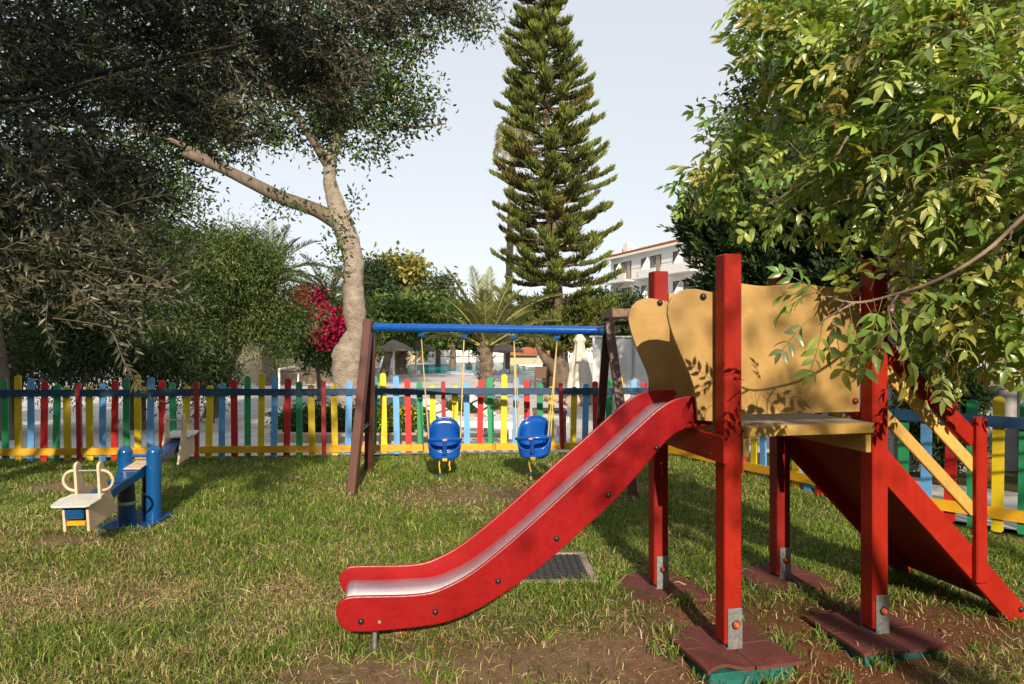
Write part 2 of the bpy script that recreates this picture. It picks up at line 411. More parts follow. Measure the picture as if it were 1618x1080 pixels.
def make_grass(n, seed, lying):
    r = np.random.default_rng(seed)
    y = 1.9 + (8.9 - 1.9) * r.random(n * 3) ** 1.25
    x = (r.random(n * 3) * 2 - 1) * (.80 * y + .5)
    keep = inside(x, y) & ~in_quads(x, y, NOGRASS); x, y = x[keep], y[keep]
    so, dr = soil_mask(x, y), dry_mask(x, y)
    thick = .35 + .65 * vnoise(x, y, .16, 31) + .25 * (vnoise(x, y, .6, 32) - .5)
    p = thick * (1 - .95 * np.clip(so * 1.5, 0, 1)) * ((1 - .62 * dr) if not lying else (.35 + .65 * dr))
    keep = r.random(len(x)) < p; x, y, so, dr = [q[keep][:n] for q in (x, y, so, dr)]
    k = len(x); z = gz(x, y)
    az = r.random(k) * 2 * math.pi + (vnoise(x, y, .3, 33) - .5) * 3
    if lying: el = r.normal(.12, .16, k); L = r.uniform(.04, .10, k); W = r.uniform(.0012, .0024, k)
    else: el = np.clip(r.normal(.85, .38, k), .15, 1.45); L = r.uniform(.030, .085, k) * (.55 + .75 * vnoise(x, y, .22, 34)) * (1.25 - .5 * dr); W = r.uniform(.0011, .0024, k)
    W = W * (1 + .16 * (y - 2.5)); far = np.clip((y - 3) / 5, 0, 1)
    D = np.stack([np.cos(az) * np.cos(el), np.sin(az) * np.cos(el), np.sin(el)], 1)
    S = unit(np.cross(D, np.array([[0, 0, 1.]]) + .5 * rdir(k, r)))
    B = np.stack([x, y, z - .004 + (r.random(k) * .012 if lying else 0)], 1)
    bend = np.array([[0, 0, -1.]]) * (L * r.uniform(.1, .5, k))[:, None] + .3 * L[:, None] * rdir(k, r) * np.array([[1, 1, .2]])
    if lying: bend[:, 2] *= .15
    mid = B + D * (L * .55)[:, None]; tip = B + D * L[:, None] + bend
    tip[:, 2] = np.maximum(tip[:, 2], z + .004)
    Wc = W[:, None]
    VV = np.stack([B - S * Wc, B + S * Wc, mid + S * Wc * .8, mid - S * Wc * .8, tip], 1).reshape(-1, 3)
    TT = (np.array([[0, 1, 2], [0, 2, 3], [3, 2, 4]])[None] + (np.arange(k) * 5)[:, None, None]).reshape(-1, 3)
    green = palette(k, [(.125, .205, .026), (.185, .265, .036), (.085, .150, .024), (.29, .335, .060)], r, .2)
    straw = palette(k, [(.50, .39, .19), (.42, .31, .15), (.60, .50, .28), (.30, .20, .10)], r, .2)
    isdry = r.random(k) < np.clip(.04 + .70 * dr + .35 * so, 0, .95) if not lying else r.random(k) < np.clip(.45 + .5 * dr, 0, .95)
    C = np.where(isdry[:, None], straw, green)
    return VV, TT, np.repeat(C, 5, 0)
def tufts(seed):
    """longer blades left standing round posts, mats and the fence foot"""
    r = np.random.default_rng(seed); cs = []
    for p in MATP:
        for _ in range(9): a = r.random() * 6.28; cs.append((p.x + .27 * math.cos(a) * 1.05, p.y + .26 * math.sin(a), .5 + .6 * r.random()))
    for _ in range(26): f = r.random(); cs.append((FL0.x + (FL1.x - FL0.x) * (.35 + .65 * f), FL0.y + (FL1.y - FL0.y) * (.35 + .65 * f) - .04 - .08 * r.random(), .7))
    for _ in range(16): f = r.random(); cs.append((FL1.x + (FS1.x - FL1.x) * f - .08, FL1.y + (FS1.y - FL1.y) * f, .7))
    for (x, y) in ((-1.53, 6.5), (1.12, 6.24), (-.7, 3.15), (-.35, 3.0), (.5, 4.1), (.0, 4.2), (-3.2, 5.25), (-2.8, 5.2), (-2.75, 5.6), (2.6, 3.6)):
        for _ in range(3): cs.append((x + r.normal(0, .09), y + r.normal(0, .07), .8))
    for _ in range(90): y = 2.3 + 4.5 * r.random(); cs.append(((r.random() * 2 - 1) * .7 * y, y, .35 + .5 * r.random()))
    x = []; y = []; h = []
    for cx, cy, s_ in cs:
        k = int(46 * s_ + 8); x += list(cx + r.normal(0, .035, k)); y += list(cy + r.normal(0, .03, k)); h += [s_] * k
    x, y, h = np.array(x), np.array(y), np.array(h); ok = inside(x, y) & ~in_quads(x, y, [(q[0], q[1], q[2] - .03, q[3] - .03, q[4]) for q in NOGRASS]); x, y, h = x[ok], y[ok], h[ok]; k = len(x)
    az = r.random(k) * 6.28; el = np.clip(r.normal(1.0, .3, k), .3, 1.5); L = r.uniform(.06, .15, k) * h * 1.1; W = r.uniform(.0014, .0030, k) * (1 + .1 * (y - 2.5))
    D = np.stack([np.cos(az) * np.cos(el), np.sin(az) * np.cos(el), np.sin(el)], 1); S = unit(np.cross(D, rdir(k, r))); B = np.stack([x, y, gz(x, y) - .004], 1)
    tip = B + D * L[:, None] * .95 + np.array([[0, 0, -1.]]) * (L * .35)[:, None] + D * np.array([[1, 1, 0]]) * (L * .3)[:, None]; mid = B + D * (L * .6)[:, None]; Wc = W[:, None]
    VV = np.stack([B - S * Wc, B + S * Wc, mid + S * Wc * .8, mid - S * Wc * .8, tip], 1).reshape(-1, 3)
    TT = (np.array([[0, 1, 2], [0, 2, 3], [3, 2, 4]])[None] + (np.arange(k) * 5)[:, None, None]).reshape(-1, 3)
    return VV, TT, np.repeat(palette(k, [(.11, .22, .025), (.16, .28, .032), (.075, .16, .024), (.30, .33, .07), (.45, .37, .18)], r, .2), 5, 0)
GV, GT, GC = merge([tufts(5), make_grass(290000, 1, False), make_grass(88000, 2, True)])
GRASS = leafmat('grass_blades', .55, .35, .3, (1.1, 1.15, .6))
tag(link('grass', arr_mesh('grass', GV, GT, GC, GRASS)), 'short patchy lawn grass, green with dry straw patches, covering the playground', 'grass', kind='stuff')

# pebbles and clods on the bare soil
r_ = np.random.default_rng(9); bm = bmesh.new(); bmesh.ops.create_icosphere(bm, subdivisions=1, radius=1); bm.verts.index_update()
IV = np.array([list(v_.co) for v_ in bm.verts]); IT = np.array([[v_.index for v_ in f.verts] for f in bm.faces]); bm.free()
px_, py_ = r_.uniform(-1.2, 3.2, 9000), r_.uniform(2.4, 4.6, 9000); ok = (soil_mask(px_, py_) > .45 + .4 * r_.random(9000)) & ~in_quads(px_, py_, NOGRASS); px_, py_ = px_[ok][:900], py_[ok][:900]
pz_ = gz(px_, py_); parts_ = []
for x, y, z in zip(px_, py_, pz_):
    sc_ = r_.uniform(.0015, .0055) * (1 + 1.2 * (r_.random() < .04)); Vv = IV * r_.uniform(.7, 1.3, IV.shape) * np.array([sc_ * 1.3, sc_ * 1.1, sc_ * .8]) + np.array([x, y, z + sc_ * .35]); parts_.append((Vv, IT, np.repeat(palette(1, [(.20, .095, .055), (.25, .15, .095), (.16, .075, .042), (.29, .20, .14)], r_, .15), len(IV), 0)))
STONE = leafmat('pebble', .9, 0.0, .2)
tag(link('pebbles', arr_mesh('pebbles', *merge(parts_), STONE)), 'small pebbles and clods scattered on the bare soil round the tower', 'pebbles', kind='stuff')

# ------------------------------------------------------------------ terrace, pools
m, t, b_ = nt('grey_pavers'); MATS['pavers'] = m
v = coords(t); br = nd(t, 'ShaderNodeTexBrick', Scale=1.0, offset=.5); br.inputs['Mortar Size'].default_value = .012
br.inputs['Brick Width'].default_value = .8; br.inputs['Row Height'].default_value = .4
br.inputs['Color1'].default_value = (.58, .545, .51, 1); br.inputs['Color2'].default_value = (.53, .50, .47, 1); br.inputs['Mortar'].default_value = (.38, .35, .33, 1)
t.links.new(v, br.inputs['Vector']); n1 = noise(t, v, 1.2, 6, .65)
t.links.new(mixc(t, 1.0, br.outputs[0], ramp(t, n1, [(.3, .72), (.7, 1.15)]), 'MULTIPLY'), b_.inputs['Base Color']); b_.inputs['Roughness'].default_value = .8
PAVE = m
def sheet(name, poly, mat, dz, kind='structure', hole=None):
    """flat polygon laid on the terrain, dz above it; split at the terrain's bends"""
    bm = bmesh.new(); f = bm.faces.new([bm.verts.new((p[0], p[1], 0)) for p in poly])
    for yy in (8.5, 20.0):
        bmesh.ops.bisect_plane(bm, geom=bm.verts[:] + bm.edges[:] + bm.faces[:], plane_co=(0, yy, 0), plane_no=(0, 1, 0))
    for v_ in bm.verts: v_.co.z = terr(v_.co.y) + dz
    bmesh.ops.triangulate(bm, faces=bm.faces[:])
    bmesh.ops.recalc_face_normals(bm, faces=bm.faces[:])
    for f in bm.faces:
        if f.normal.z < 0: f.normal_flip()
    me = bpy.data.meshes.new(name); bm.to_mesh(me); bm.free(); me.materials.append(mat)
    o = bpy.data.objects.new(name, me); COL.objects.link(o)
    return tag(o, kind=kind)
def yl(x): return FL0.y + (x - FL0.x) * (FL1.y - FL0.y) / (FL1.x - FL0.x)
sheet('pavement', [(-40, yl(-40) + .2), (FL1.x + .12, FL1.y + .2), (FS1.x + .18, FS1.y + .1), (FR1.x + .2, FR1.y + .15), (9, 3.5), (60, 3.5), (60, 95), (-40, 95)], PAVE, .012)

def water(name, deep, tint, gl=.3):
    """body colour scattered back from the lined basin under a rippled reflecting surface"""
    m, t, b = nt(name); v = coords(t); n1 = noise(t, v, .35, 3, .5)
    df = t.nodes.new('ShaderNodeBsdfDiffuse'); t.links.new(mixc(t, n1, deep, tint), df.inputs['Color'])
    g_ = t.nodes.new('ShaderNodeBsdfGlossy'); g_.inputs['Roughness'].default_value = .06; g_.inputs['Color'].default_value = (.9, .95, .95, 1)
    bp = nd(t, 'ShaderNodeBump', Strength=.15, Distance=.05); t.links.new(noise(t, v, 3.0, 3, .5), bp.inputs['Height']); t.links.new(bp.outputs[0], g_.inputs['Normal'])
    mx = t.nodes.new('ShaderNodeMixShader'); mx.inputs[0].default_value = gl
    t.links.new(df.outputs[0], mx.inputs[1]); t.links.new(g_.outputs[0], mx.inputs[2]); t.links.new(mx.outputs[0], t.nodes['Material Output'].inputs['Surface'])
    MATS[name] = m; return m
POOLW = water('pool_water', (.010, .19, .21), (.025, .30, .31))
PONDW = water('pond_water', (.05, .13, .17), (.10, .24, .27))
COPING = rough_mat('pale_coping', (.52, .50, .47), (.64, .62, .58), 2, .7, .2, .005)
def gp(lst): return [(G(*q).x, G(*q).y) for q in lst]
pool = gp([(632, 585), (655, 577), (690, 575.2), (830, 575.2), (880, 577.5), (925, 580.5), (965, 588), (985, 600), (905, 596), (860, 587), (832, 585.5), (800, 591.5), (740, 591), (640, 590.5)])
cen = Vector((sum(p[0] for p in pool) / len(pool), sum(p[1] for p in pool) / len(pool)))
sheet('pool_coping', [(cen.x + (p[0] - cen.x) * 1.045, cen.y + (p[1] - cen.y) * 1.06) for p in pool], COPING, .024)
sheet('pool', pool, POOLW, .036)
isl = gp([(705, 590.6), (715, 589), (745, 588.4), (790, 588.6), (800, 590), (795, 592.4), (745, 593), (712, 592)])
ISL = rough_mat('lilac_pool_step', (.42, .42, .55), (.5, .5, .62), 2, .6, .2, .005)
mb = MB(); zc = terr(40); k = len(isl)
mb.add([(p[0], p[1], zc + .03) for p in isl] + [(p[0], p[1], zc + .13) for p in isl], [tuple(range(k, 2 * k))] + [(i, (i + 1) % k, k + (i + 1) % k, k + i) for i in range(k)])
tag(obj('pool_island', mb, ISL), 'low lilac rounded platform at the near edge of the big pool', 'platform')
pond = gp([(412, 655), (430, 650), (480, 646), (560, 640), (600, 630), (640, 627), (690, 640), (705, 655), (690, 690), (560, 672), (470, 662), (430, 663)])
cen = Vector((sum(p[0] for p in pond) / len(pond), sum(p[1] for p in pond) / len(pond)))
sheet('pond_coping', [(cen.x + (p[0] - cen.x) * 1.05, cen.y + (p[1] - cen.y) * 1.06) for p in pond], COPING, .024)
sheet('small_pool', pond, PONDW, .036)
# ------------------------------------------------------------------ fences
FCOL = {'Y': F_YEL, 'B': F_BLU, 'R': F_RED, 'G': F_GRN, 'P': F_POST}
def picket(mb, p, along, zb, zt, w, th, off, post=False):
    nrm = Vector((along.y, -along.x, 0)).normalized()       # towards the playground
    if post:
        mb.box((p.x, p.y, (zb + zt) / 2), (w, w, zt - zb), Matrix((along, Vector((-along.y, along.x, 0)), Vector((0, 0, 1)))).transposed(), .004); return
    poly = [(-w / 2, zb + .012), (-w / 2 + .012, zb), (w / 2 - .012, zb), (w / 2, zb + .012)]
    for i in range(9):
        a = math.pi * i / 8; poly.append((w / 2 * math.cos(a), zt - w * .42 + w * .42 * math.sin(a)))
    mb.prism(poly, Vector((p.x, p.y, 0)) - nrm * (th + off), along, Vector((0, 0, 1)), -th if along.cross(Vector((0, 0, 1))).dot(nrm) < 0 else th)
def rail(mb, a, b, z0, z1, h, th, along):
    nrm = Vector((along.y, -along.x, 0)).normalized()
    n = max(2, int((b - a).length / .9)); pts = [a.lerp(b, i / n) for i in range(n + 1)]
    za = [z0 + (z1 - z0) * i / n + random.uniform(-.005, .005) for i in range(n + 1)]
    prev = None; vs, fs = [], []
    for p, z in zip(pts, za):
        for dn, dz in ((.001, -h / 2), (th, -h / 2), (th, h / 2), (.001, h / 2)): vs.append(Vector((p.x, p.y, z + dz)) + nrm * dn)
    for i in range(n):
        for k in range(4): fs.append((i * 4 + k, i * 4 + (k + 1) % 4, i * 4 + 4 + (k + 1) % 4, i * 4 + 4 + k))
    fs += [(3, 2, 1, 0), (n * 4, n * 4 + 1, n * 4 + 2, n * 4 + 3)]
    mb.add(vs, fs)
def hit(px, a, b):
    """where the pixel column px meets the vertical plane through a-b (depth and point)"""
    k = (px - 809) / FPX; d = b - a
    s = (k * a.y - a.x) / (d.x - k * d.y); return a + d * s
def build_fence(name, label, a, b, plist, zr_t, zr_b, zbot, railh=(.085, .085)):
    root = thing(name, label, 'fence', (a.x, a.y, 0)); al = (b - a).normalized()
    for (p, c, zt) in plist:
        mb = MB(); w = .052 if c == 'P' else random.uniform(.074, .080)
        tilt = random.uniform(-.024, .024)
        picket(mb, Vector((0, 0, 0)), al, zbot(p) + random.uniform(-.015, .01), zt, w, .019, random.uniform(.001, .003), c == 'P')
        for v_ in mb.v: v_ += al * (v_.z * tilt)
        o = obj('fence_post' if c == 'P' else 'picket', mb, FCOL[c], root); o.location = (p.x - a.x, p.y - a.y, 0)
    for nm, zz, mt, h in (('top_rail', zr_t, F_RAIL, railh[0]), ('bottom_rail', zr_b, F_ORA, railh[1])):
        mb = MB(); rail(mb, a, b, zz[0], zz[1], h, .022, al); obj(nm, mb, mt, root, True)
    return root
Z1 = [(25, 175, 'G'), (85, 158, 'Y'), (145, 172, 'B'), (204, 185, 'R'), (262, 200, 'G'), (320, 213, 'Y'), (378, 195, 'P'), (425, 211, 'Y'), (484, 196, 'B'), (540, 182, 'R'), (597, 168, 'G'), (653, 153, 'Y'), (709, 167, 'B'), (767, 180, 'R'), (822, 194, 'G'), (877, 207, 'Y'), (931, 190, 'P'), (986, 205, 'Y'), (1048, 192, 'B'), (1110, 177, 'R'), (1172, 161, 'G'), (1234, 148, 'Y'), (1295, 160, 'B'), (1356, 172, 'R'), (1417, 187, 'G'), (1478, 202, 'Y')]
Z2 = [(37, 365, 'P'), (89, 380, 'Y'), (148, 367, 'B'), (203, 352, 'R'), (268, 340, 'G'), (322, 326, 'Y'), (381, 340, 'B'), (438, 355, 'R'), (495, 369, 'G'), (553, 383, 'Y'), (606, 367, 'P'), (657, 385, 'Y'), (714, 371, 'B'), (772, 358, 'R'), (829, 345, 'G'), (886, 331, 'Y'), (942, 347, 'B'), (1000, 361, 'R'), (1055, 376, 'G'), (1112, 390, 'Y'), (1163, 374, 'P'), (1215, 391, 'Y'), (1271, 377, 'B'), (1325, 365, 'R'), (1383, 353, 'G'), (1443, 342, 'Y'), (1499, 357, 'B'), (1555, 370, 'R'), (1608, 384, 'G'), (1660, 396, 'Y')]
pl = []
for x, y, c in Z1: pl.append((x * .3337, 540 + y * .3337, c))
for x, y, c in Z2: pl.append((500 + x * .33375, 480 + y * .33375, c))
plist = []
for px, py, c in pl:
    p = hit(px, FL0, FL1); plist.append((p, c, P(px, py, p.y).z))
seq = 'YRGBYRGB'
for i in range(1, 9):                                                # a few pickets beyond the left edge of the frame
    p = hit(8, FL0, FL1) + (FL0 - FL1).normalized() * .147 * i; plist.append((p, seq[i % 8], .86 + .05 * math.sin(i)))
zt = lambda px, py: P(px, py, hit(px, FL0, FL1).y).z
def rails_at(l0, l1):
    """rail heights at the fence ends, from two pixels along the rail"""
    p0, p1 = hit(l0[0], FL0, FL1), hit(l1[0], FL0, FL1); z0, z1 = zt(*l0), zt(*l1); k = (z1 - z0) / (p1.x - p0.x)
    return (z0 + k * (FL0.x - p0.x), z0 + k * (FL1.x - p0.x))
fence_front = build_fence('picket_fence', 'long multicoloured picket fence behind the seesaw and swings', FL0, FL1, plist,
    rails_at((30, 620.5), (900, 617.5)), rails_at((30, 713.5), (860, 705)), lambda p: float(np.interp(p.x, [-6, -3, 0, 2], [.005, .01, .07, .08])))
cyc = 'YBRGYPYBRG'
def auto_pickets(a, b, sp, start=0, base=.90):
    L = (b - a).length; out = []; n = int(L / sp)
    for i in range(n):
        c = cyc[(i + start) % 10]; h = {0: .13, 1: .10, 2: .07, 3: .03, 4: 0, 5: .05, 6: 0, 7: .03, 8: .07, 9: .10}[(i + start) % 10]
        out.append((a.lerp(b, (i + .5) * sp / L), c, base + h))
    return out
build_fence('picket_fence', 'receding multicoloured picket fence side seen behind the slide tower', FL1, FS1, auto_pickets(FL1, FS1, .146, 3, .84), (.76, .86), (.10, .17), lambda p: .02)
rp = []
for px, py, c in ((1427, 646, 'G'), (1463, 642, 'B'), (1499, 636, 'R'), (1537, 631, 'G'), (1575, 626, 'Y'), (1617, 634, 'G'), (1660, 640, 'B'), (1705, 646, 'R'), (1752, 652, 'G')):
    p = hit(px, FS1, FR1); rp.append((p, c, P(px, py, p.y).z))
build_fence('picket_fence', 'near multicoloured picket fence section right of the climbing ramp, at the frame edge', FS1, FR1, rp, (.855, .855), (.175, .165), lambda p: .03 + .02 * random.random())

# ------------------------------------------------------------------ slide tower
tower = thing('slide_tower', 'wooden play tower with red posts, ochre panels, red slide and climbing ramp', 'slide', (AX, AY, 0), TA)
PH = 1.865
def loc_pt(px, py, n, sgn=-1, x0=0.0):
    """pixel -> (distance along the tower's x axis, height) on the vertical plane y = n of the tower frame"""
    a = tow(0, n); k = (px - 809) / FPX
    s = (k * a.y - a.x) / (TU.x - k * TU.y); p = a + TU * s
    return s, EYE - (py - 540) / FPX * p.y
for (x, y) in ((0, 0), (TS, 0), (0, TS), (TS, TS)):
    mb = MB(); zb = .03
    mb.box((x, y, (PH + zb) / 2), (.09, .09, PH - zb), None, .006)
    post = obj('post', mb, RED if y == 0 else SHADED_RED, tower); post['label'] = 'square red painted corner post'  # rear posts take the darker red, their shade painted in
    for dy in (-1, 1):
        mb = MB(); mb.box((x + (.006 if dy < 0 else 0), y + dy * .0495, .105), (.075, .007, .19), None, .0015); obj('bracket', mb, GALV, post)
    mb = MB(); mb.box((x, y, .012), (.075, .105, .008)); obj('bracket_plate', mb, GALV, post)
    mb = MB(); mb.lathe([(.018, 0), (.018, .006), (.012, .02), (.005, .024)], (x + .008, y - .053, .125), 12, (0, -1, 0)); obj('bolt_cap', mb, ORACAP if y == 0 else REDCAP, post, smooth=50)
    mb = MB(); mb.lathe([(.021, 0), (.021, .006), (.019, .008)], (x + .008, y - .0531, .125), 12, (0, -1, 0)); obj('washer', mb, BLACK, post, smooth=50)
# deck: planks, joists
zD = 1.055
nb = 7; x0, x1 = .052, TS - .052
for i in range(nb):
    yy = -.045 + (TS + .09) * (i + .5) / nb; w = (TS + .09) / nb - .006
    mb = MB(); mb.box(((x0 + x1) / 2, yy, zD - .014 + random.uniform(-.001, .001)), (x1 - x0, w, .028), None, .003)
    obj('deck_plank', mb, GREYWOOD if i else GREYWOOD, tower)
mb = MB(); mb.box(((x0 + x1) / 2, -.057, zD - .026), (x1 - x0 - .004, .022, .050), None, .003); obj('deck_edge_board', mb, PINE, tower)
for xx in (x0 + .016, x1 - .016):
    mb = MB(); mb.box((xx, TS / 2 - .01, zD - .028 - .062), (.030, TS + .07, .118), None, .003); j = obj('joist', mb, PINE_Y, tower)
    if xx > .4:
        for (ny_, nz_) in ((.0, -.05), (.02, -.08), (.06, -.06), (.05, -.095), (.12, -.05)):
            mb = MB(); mb.lathe([(.004, 0), (.003, .002)], (xx - .0155, ny_, zD - .028 + nz_), 8, (-1, 0, 0)); obj('nail', mb, BLACK, j)
mb = MB(); mb.box((TS / 2, TS - .0, zD - .028 - .050), (x1 - x0 - .07, .03, .09), None, .003); obj('joist', mb, PINE_Y, tower)
# left cross beam that carries the slide
mb = MB(); mb.box((-.045 - .018, .37, .95), (.034, .94, .125), None, .004); cb = obj('cross_beam', mb, RED, tower)
for dz in (-.035, .04):
    mb = MB(); mb.lathe([(.008, 0), (.006, .004)], (-.081, .03, .95 + dz), 8, (-1, 0, 0)); obj('screw', mb, BLACK, cb)
# wavy panels front and back
def wavy(y, name):
    poly = [(.046, .0), (TS - .046, .0)]
    zt0, zb0 = P(1190, 446, 3.28).z, P(1190, 656, 3.28).z
    poly = [(.046, zb0), (TS - .046, zb0)]
    for i in range(25):
        u = 1 - i / 24; x = .046 + (TS - .092) * u
        poly.append((x, zt0 - .016 * (1 - math.cos(u * 4 * math.pi)) * .5 + .006 * math.sin(u * math.pi)))
    mb = MB(); mb.prism(poly, (0, y, 0), (1, 0, 0), (0, 0, 1), .018); return obj(name, mb, PANEL, tower, bevel=.003), zb0, zt0
for y in (.062, TS - .03):
    pn, zb0, zt0 = wavy(y, 'side_panel')
    for xx in (.075, TS - .075):
        for zz in (zb0 + .055, zt0 - .065):
            mb = MB(); mb.lathe([(.017, 0), (.0165, .007), (.011, .014), (.004, .017)], (xx, y - .018, zz), 12, (0, -1, 0)); obj('bolt_cap', mb, REDCAP, pn, smooth=60)
# curved guards beside the slide entry
cur = [(1133, 463), (1120, 460), (1100, 456), (1085, 456.5), (1072, 461), (1062, 470), (1056, 483), (1055, 495), (1058, 511), (1064, 530), (1072, 550), (1081, 570), (1090, 590), (1097, 612), (1101, 635), (1102.5, 650), (1103, 664), (1118, 665), (1133, 666)]
near = [loc_pt(px, py, .075) for px, py in cur]
xr = .04; near = [(min(p[0], xr), p[1]) for p in near]
for y, nm in ((.093, 'near'), (.625, 'far')):
    mb = MB(); mb.prism(near if y < .3 else [(p[0] * .95, p[1] - .012) for p in near], (0, y, 0), (1, 0, 0), (0, 0, 1), .018)
    cg = obj('curved_guard', mb, PANEL, tower, bevel=.003)
    mb = MB(); mb.lathe([(.017, 0), (.0165, .007), (.011, .014), (.004, .017)], (near[0][0] - .075 if y < .3 else near[0][0] - .06, y - .018, near[0][1] - .018), 12, (0, -1, 0)); obj('bolt_cap', mb, BLACK, cg, smooth=60)
# slide
N1, N2 = .135, .555
top = [(66, 840), (70, 815), (85, 795), (115, 781), (200, 778), (300, 776), (380, 768), (440, 748), (520, 705), (600, 645), (700, 560), (800, 470), (900, 378), (1000, 290), (1060, 235), (1120, 180), (1160, 145), (1200, 118), (1240, 103), (1290, 97), (1345, 96)]
bot = [(1345, 196), (1296, 203), (1250, 212), (1210, 235), (1180, 265), (1150, 300), (1100, 360), (1000, 468), (900, 560), (800, 650), (700, 728), (600, 795), (520, 838), (440, 868), (380, 880), (300, 890), (200, 899), (140, 901), (100, 895), (78, 875)]
toP = lambda q: (500 + q[0] * .463, 580 + q[1] * .463)
prof_t = [loc_pt(*toP(q), N1) for q in top]; prof_b = [loc_pt(*toP(q), N1) for q in bot]
def dense(pts, n):
    return [(p.x, p.z) for p in smooth_path([(a, 0, b) for a, b in pts], n)]
pt_, pb_ = dense(prof_t, 70), dense(prof_b, 60)
slide_pan = []
for y in (N1 + .010, N2 + .010):
    mb = MB(); mb.prism(pt_ + pb_, (0, y, 0), (1, 0, 0), (0, 0, 1), .020); slide_pan.append(obj('slide_side_panel', mb, SLIDE, tower, bevel=.006))
for q in ((152, 868), (406, 835), (620, 730), (820, 585), (997, 436), (1160, 275)):
    s, z = loc_pt(*toP(q), N1 - .012)
    mb = MB(); mb.lathe([(.014, 0), (.014, .004), (.010, .010), (.003, .012)], (s, N1 - .010, z), 12, (0, -1, 0)); obj('bolt_cap', mb, BLACK, slide_pan[0], smooth=60)
s, z = loc_pt(*toP((215, 870)), N1 - .012); mb = MB(); mb.lathe([(.008, 0), (.006, .003)], (s, N1 - .010, z), 10, (0, -1, 0)); obj('bolt', mb, GALV, slide_pan[0])
# chute sheet: follows the rim .095 below it
rim = [p for p in pt_ if True]
ch = []
for i, (s, z) in enumerate(pt_):
    j0, j1 = max(i - 1, 0), min(i + 1, len(pt_) - 1); d = Vector((pt_[j1][0] - pt_[j0][0], pt_[j1][1] - pt_[j0][1])).normalized()
    dp_ = .070 + .034 * min(1, abs(d.y) * 1.5); ch.append((s + d.y * dp_, z - d.x * dp_))
s_end = prof_t[3][0]
ch = [p for i, p in enumerate(ch) if pt_[i][0] > s_end - .005]
ch = [(ch[0][0] - .035, ch[0][1] - .055), (ch[0][0] - .040, ch[0][1] - .025), (ch[0][0] - .028, ch[0][1] - .006)] + ch
mb = MB(); th = .008
vs_, fs_ = [], []
for s, z in ch:
    for y in (N1 + .0105, N2 - .0105): vs_ += [(s, y, z)]
for i in range(len(ch) - 1): fs_.append((2 * i, 2 * i + 2, 2 * i + 3, 2 * i + 1))
mb.add(vs_, fs_); chute = obj('chute', mb, WHITE_PL, tower, smooth=60)
sl = chute.modifiers.new('thickness', 'SOLIDIFY'); sl.thickness = .006; sl.offset = 0
sF, zF = loc_pt(585, 1000, (N1 + N2) / 2)
mb = MB(); mb.tube([(sF + .02, (N1 + N2) / 2 - .1, -.02), (sF + .02, (N1 + N2) / 2 - .1, .235)], .012, 8); obj('slide_foot', mb, GALV, tower, smooth=50)
# stair
S0, S1 = .02, TS - .02
def sp(px, py, n=S0): return loc_pt(px, py, n)
ua, ub = sp(1403, 714), sp(1612, 952); la, lb = sp(1403, 772), sp(1594, 984); tip = sp(1625, 984)
ua0 = (TS + .03, ua[1] + (ua[0] - TS - .03) * (ua[1] - ub[1]) / (ub[0] - ua[0])); la0 = (TS + .03, la[1] + (la[0] - TS - .03) * (la[1] - lb[1]) / (lb[0] - la[0]))
str_poly = [la0, lb, tip, (tip[0], tip[1] + .03), ub, ua0]
for y in (S0 + .016, S1 + .016):
    mb = MB(); mb.prism(str_poly, (0, y, 0), (1, 0, 0), (0, 0, 1), .035); st = obj('ramp_side_beam', mb, RED, tower, bevel=.004)
    s, z = sp(1610, 960); mb = MB(); mb.lathe([(.015, 0), (.014, .006), (.004, .012)], (s - .01, y - .035, z), 12, (0, -1, 0)); obj('bolt_cap', mb, BLACK, st, smooth=60)
    mb = MB(); mb.tube([(tip[0] - .05, y - .017, -.05), (tip[0] - .05, y - .017, tip[1] + .01)], .012, 8); obj('ramp_foot', mb, GALV, tower, smooth=50)
dx, dz = ub[0] - ua0[0], ub[1] - ua0[1]
rl = math.hypot(dx, dz); ru = Vector((dx / rl, 0, dz / rl)); rn = Vector((-ru.z, 0, ru.x))
mb = MB(); mb.bar(Vector((ua0[0] + .0, (S0 + S1) / 2, ua0[1])) + rn * -.045, Vector((ub[0], (S0 + S1) / 2, ub[1])) + rn * -.045, S1 - S0 - .041, .018, rn); obj('ramp_board', mb, SHADED_RED, tower)  # shade on the underside is put into the board's red
for i in range(5):
    f = (i + .35) / 5; c_ = Vector((ua0[0] + dx * f, (S0 + S1) / 2, ua0[1] + dz * f)) + rn * -.016
    mb = MB(); mb.box(c_, (.045, S1 - S0 - .044, .040), Matrix((ru, Vector((0, 1, 0)), rn)).transposed(), .006); obj('ramp_cleat', mb, PINE_Y, tower)
for y in (S0 - .022, S1 + .04):
    s, zt_ = sp(1539, 657); mb = MB(); mb.box((s, y - .012, (zt_ + .205) / 2), (.066, .040, zt_ - .205), None, .008); hp = obj('handrail_post', mb, RED, tower)
    h0, h1 = sp(1400, 555), sp(1530, 690)
    a = (TS + .046, y + .010 if y < .3 else y - .035, h0[1] + (h0[0] - TS - .046) * .8); b2 = (h1[0] + .02, a[1], h1[1] - .015)
    mb = MB(); mb.bar(a, b2, .03, .085, bev=.004); obj('handrail', mb, RED, tower)
    for (q0, q1) in (((1403, 592), (1528, 729)), ((1403, 664), (1528, 799))):
        r0, r1 = sp(*q0), sp(*q1); kk = (r1[1] - r0[1]) / (r1[0] - r0[0])
        a = (TS + .046, y + .010 if y < .3 else y - .035, r0[1] + kk * (TS + .046 - r0[0])); b2 = (r1[0] + .03, a[1], r1[1] + kk * .03)
        mb = MB(); mb.bar(a, b2, .022, .062, bev=.004); obj('guard_rail', mb, PINE, tower)

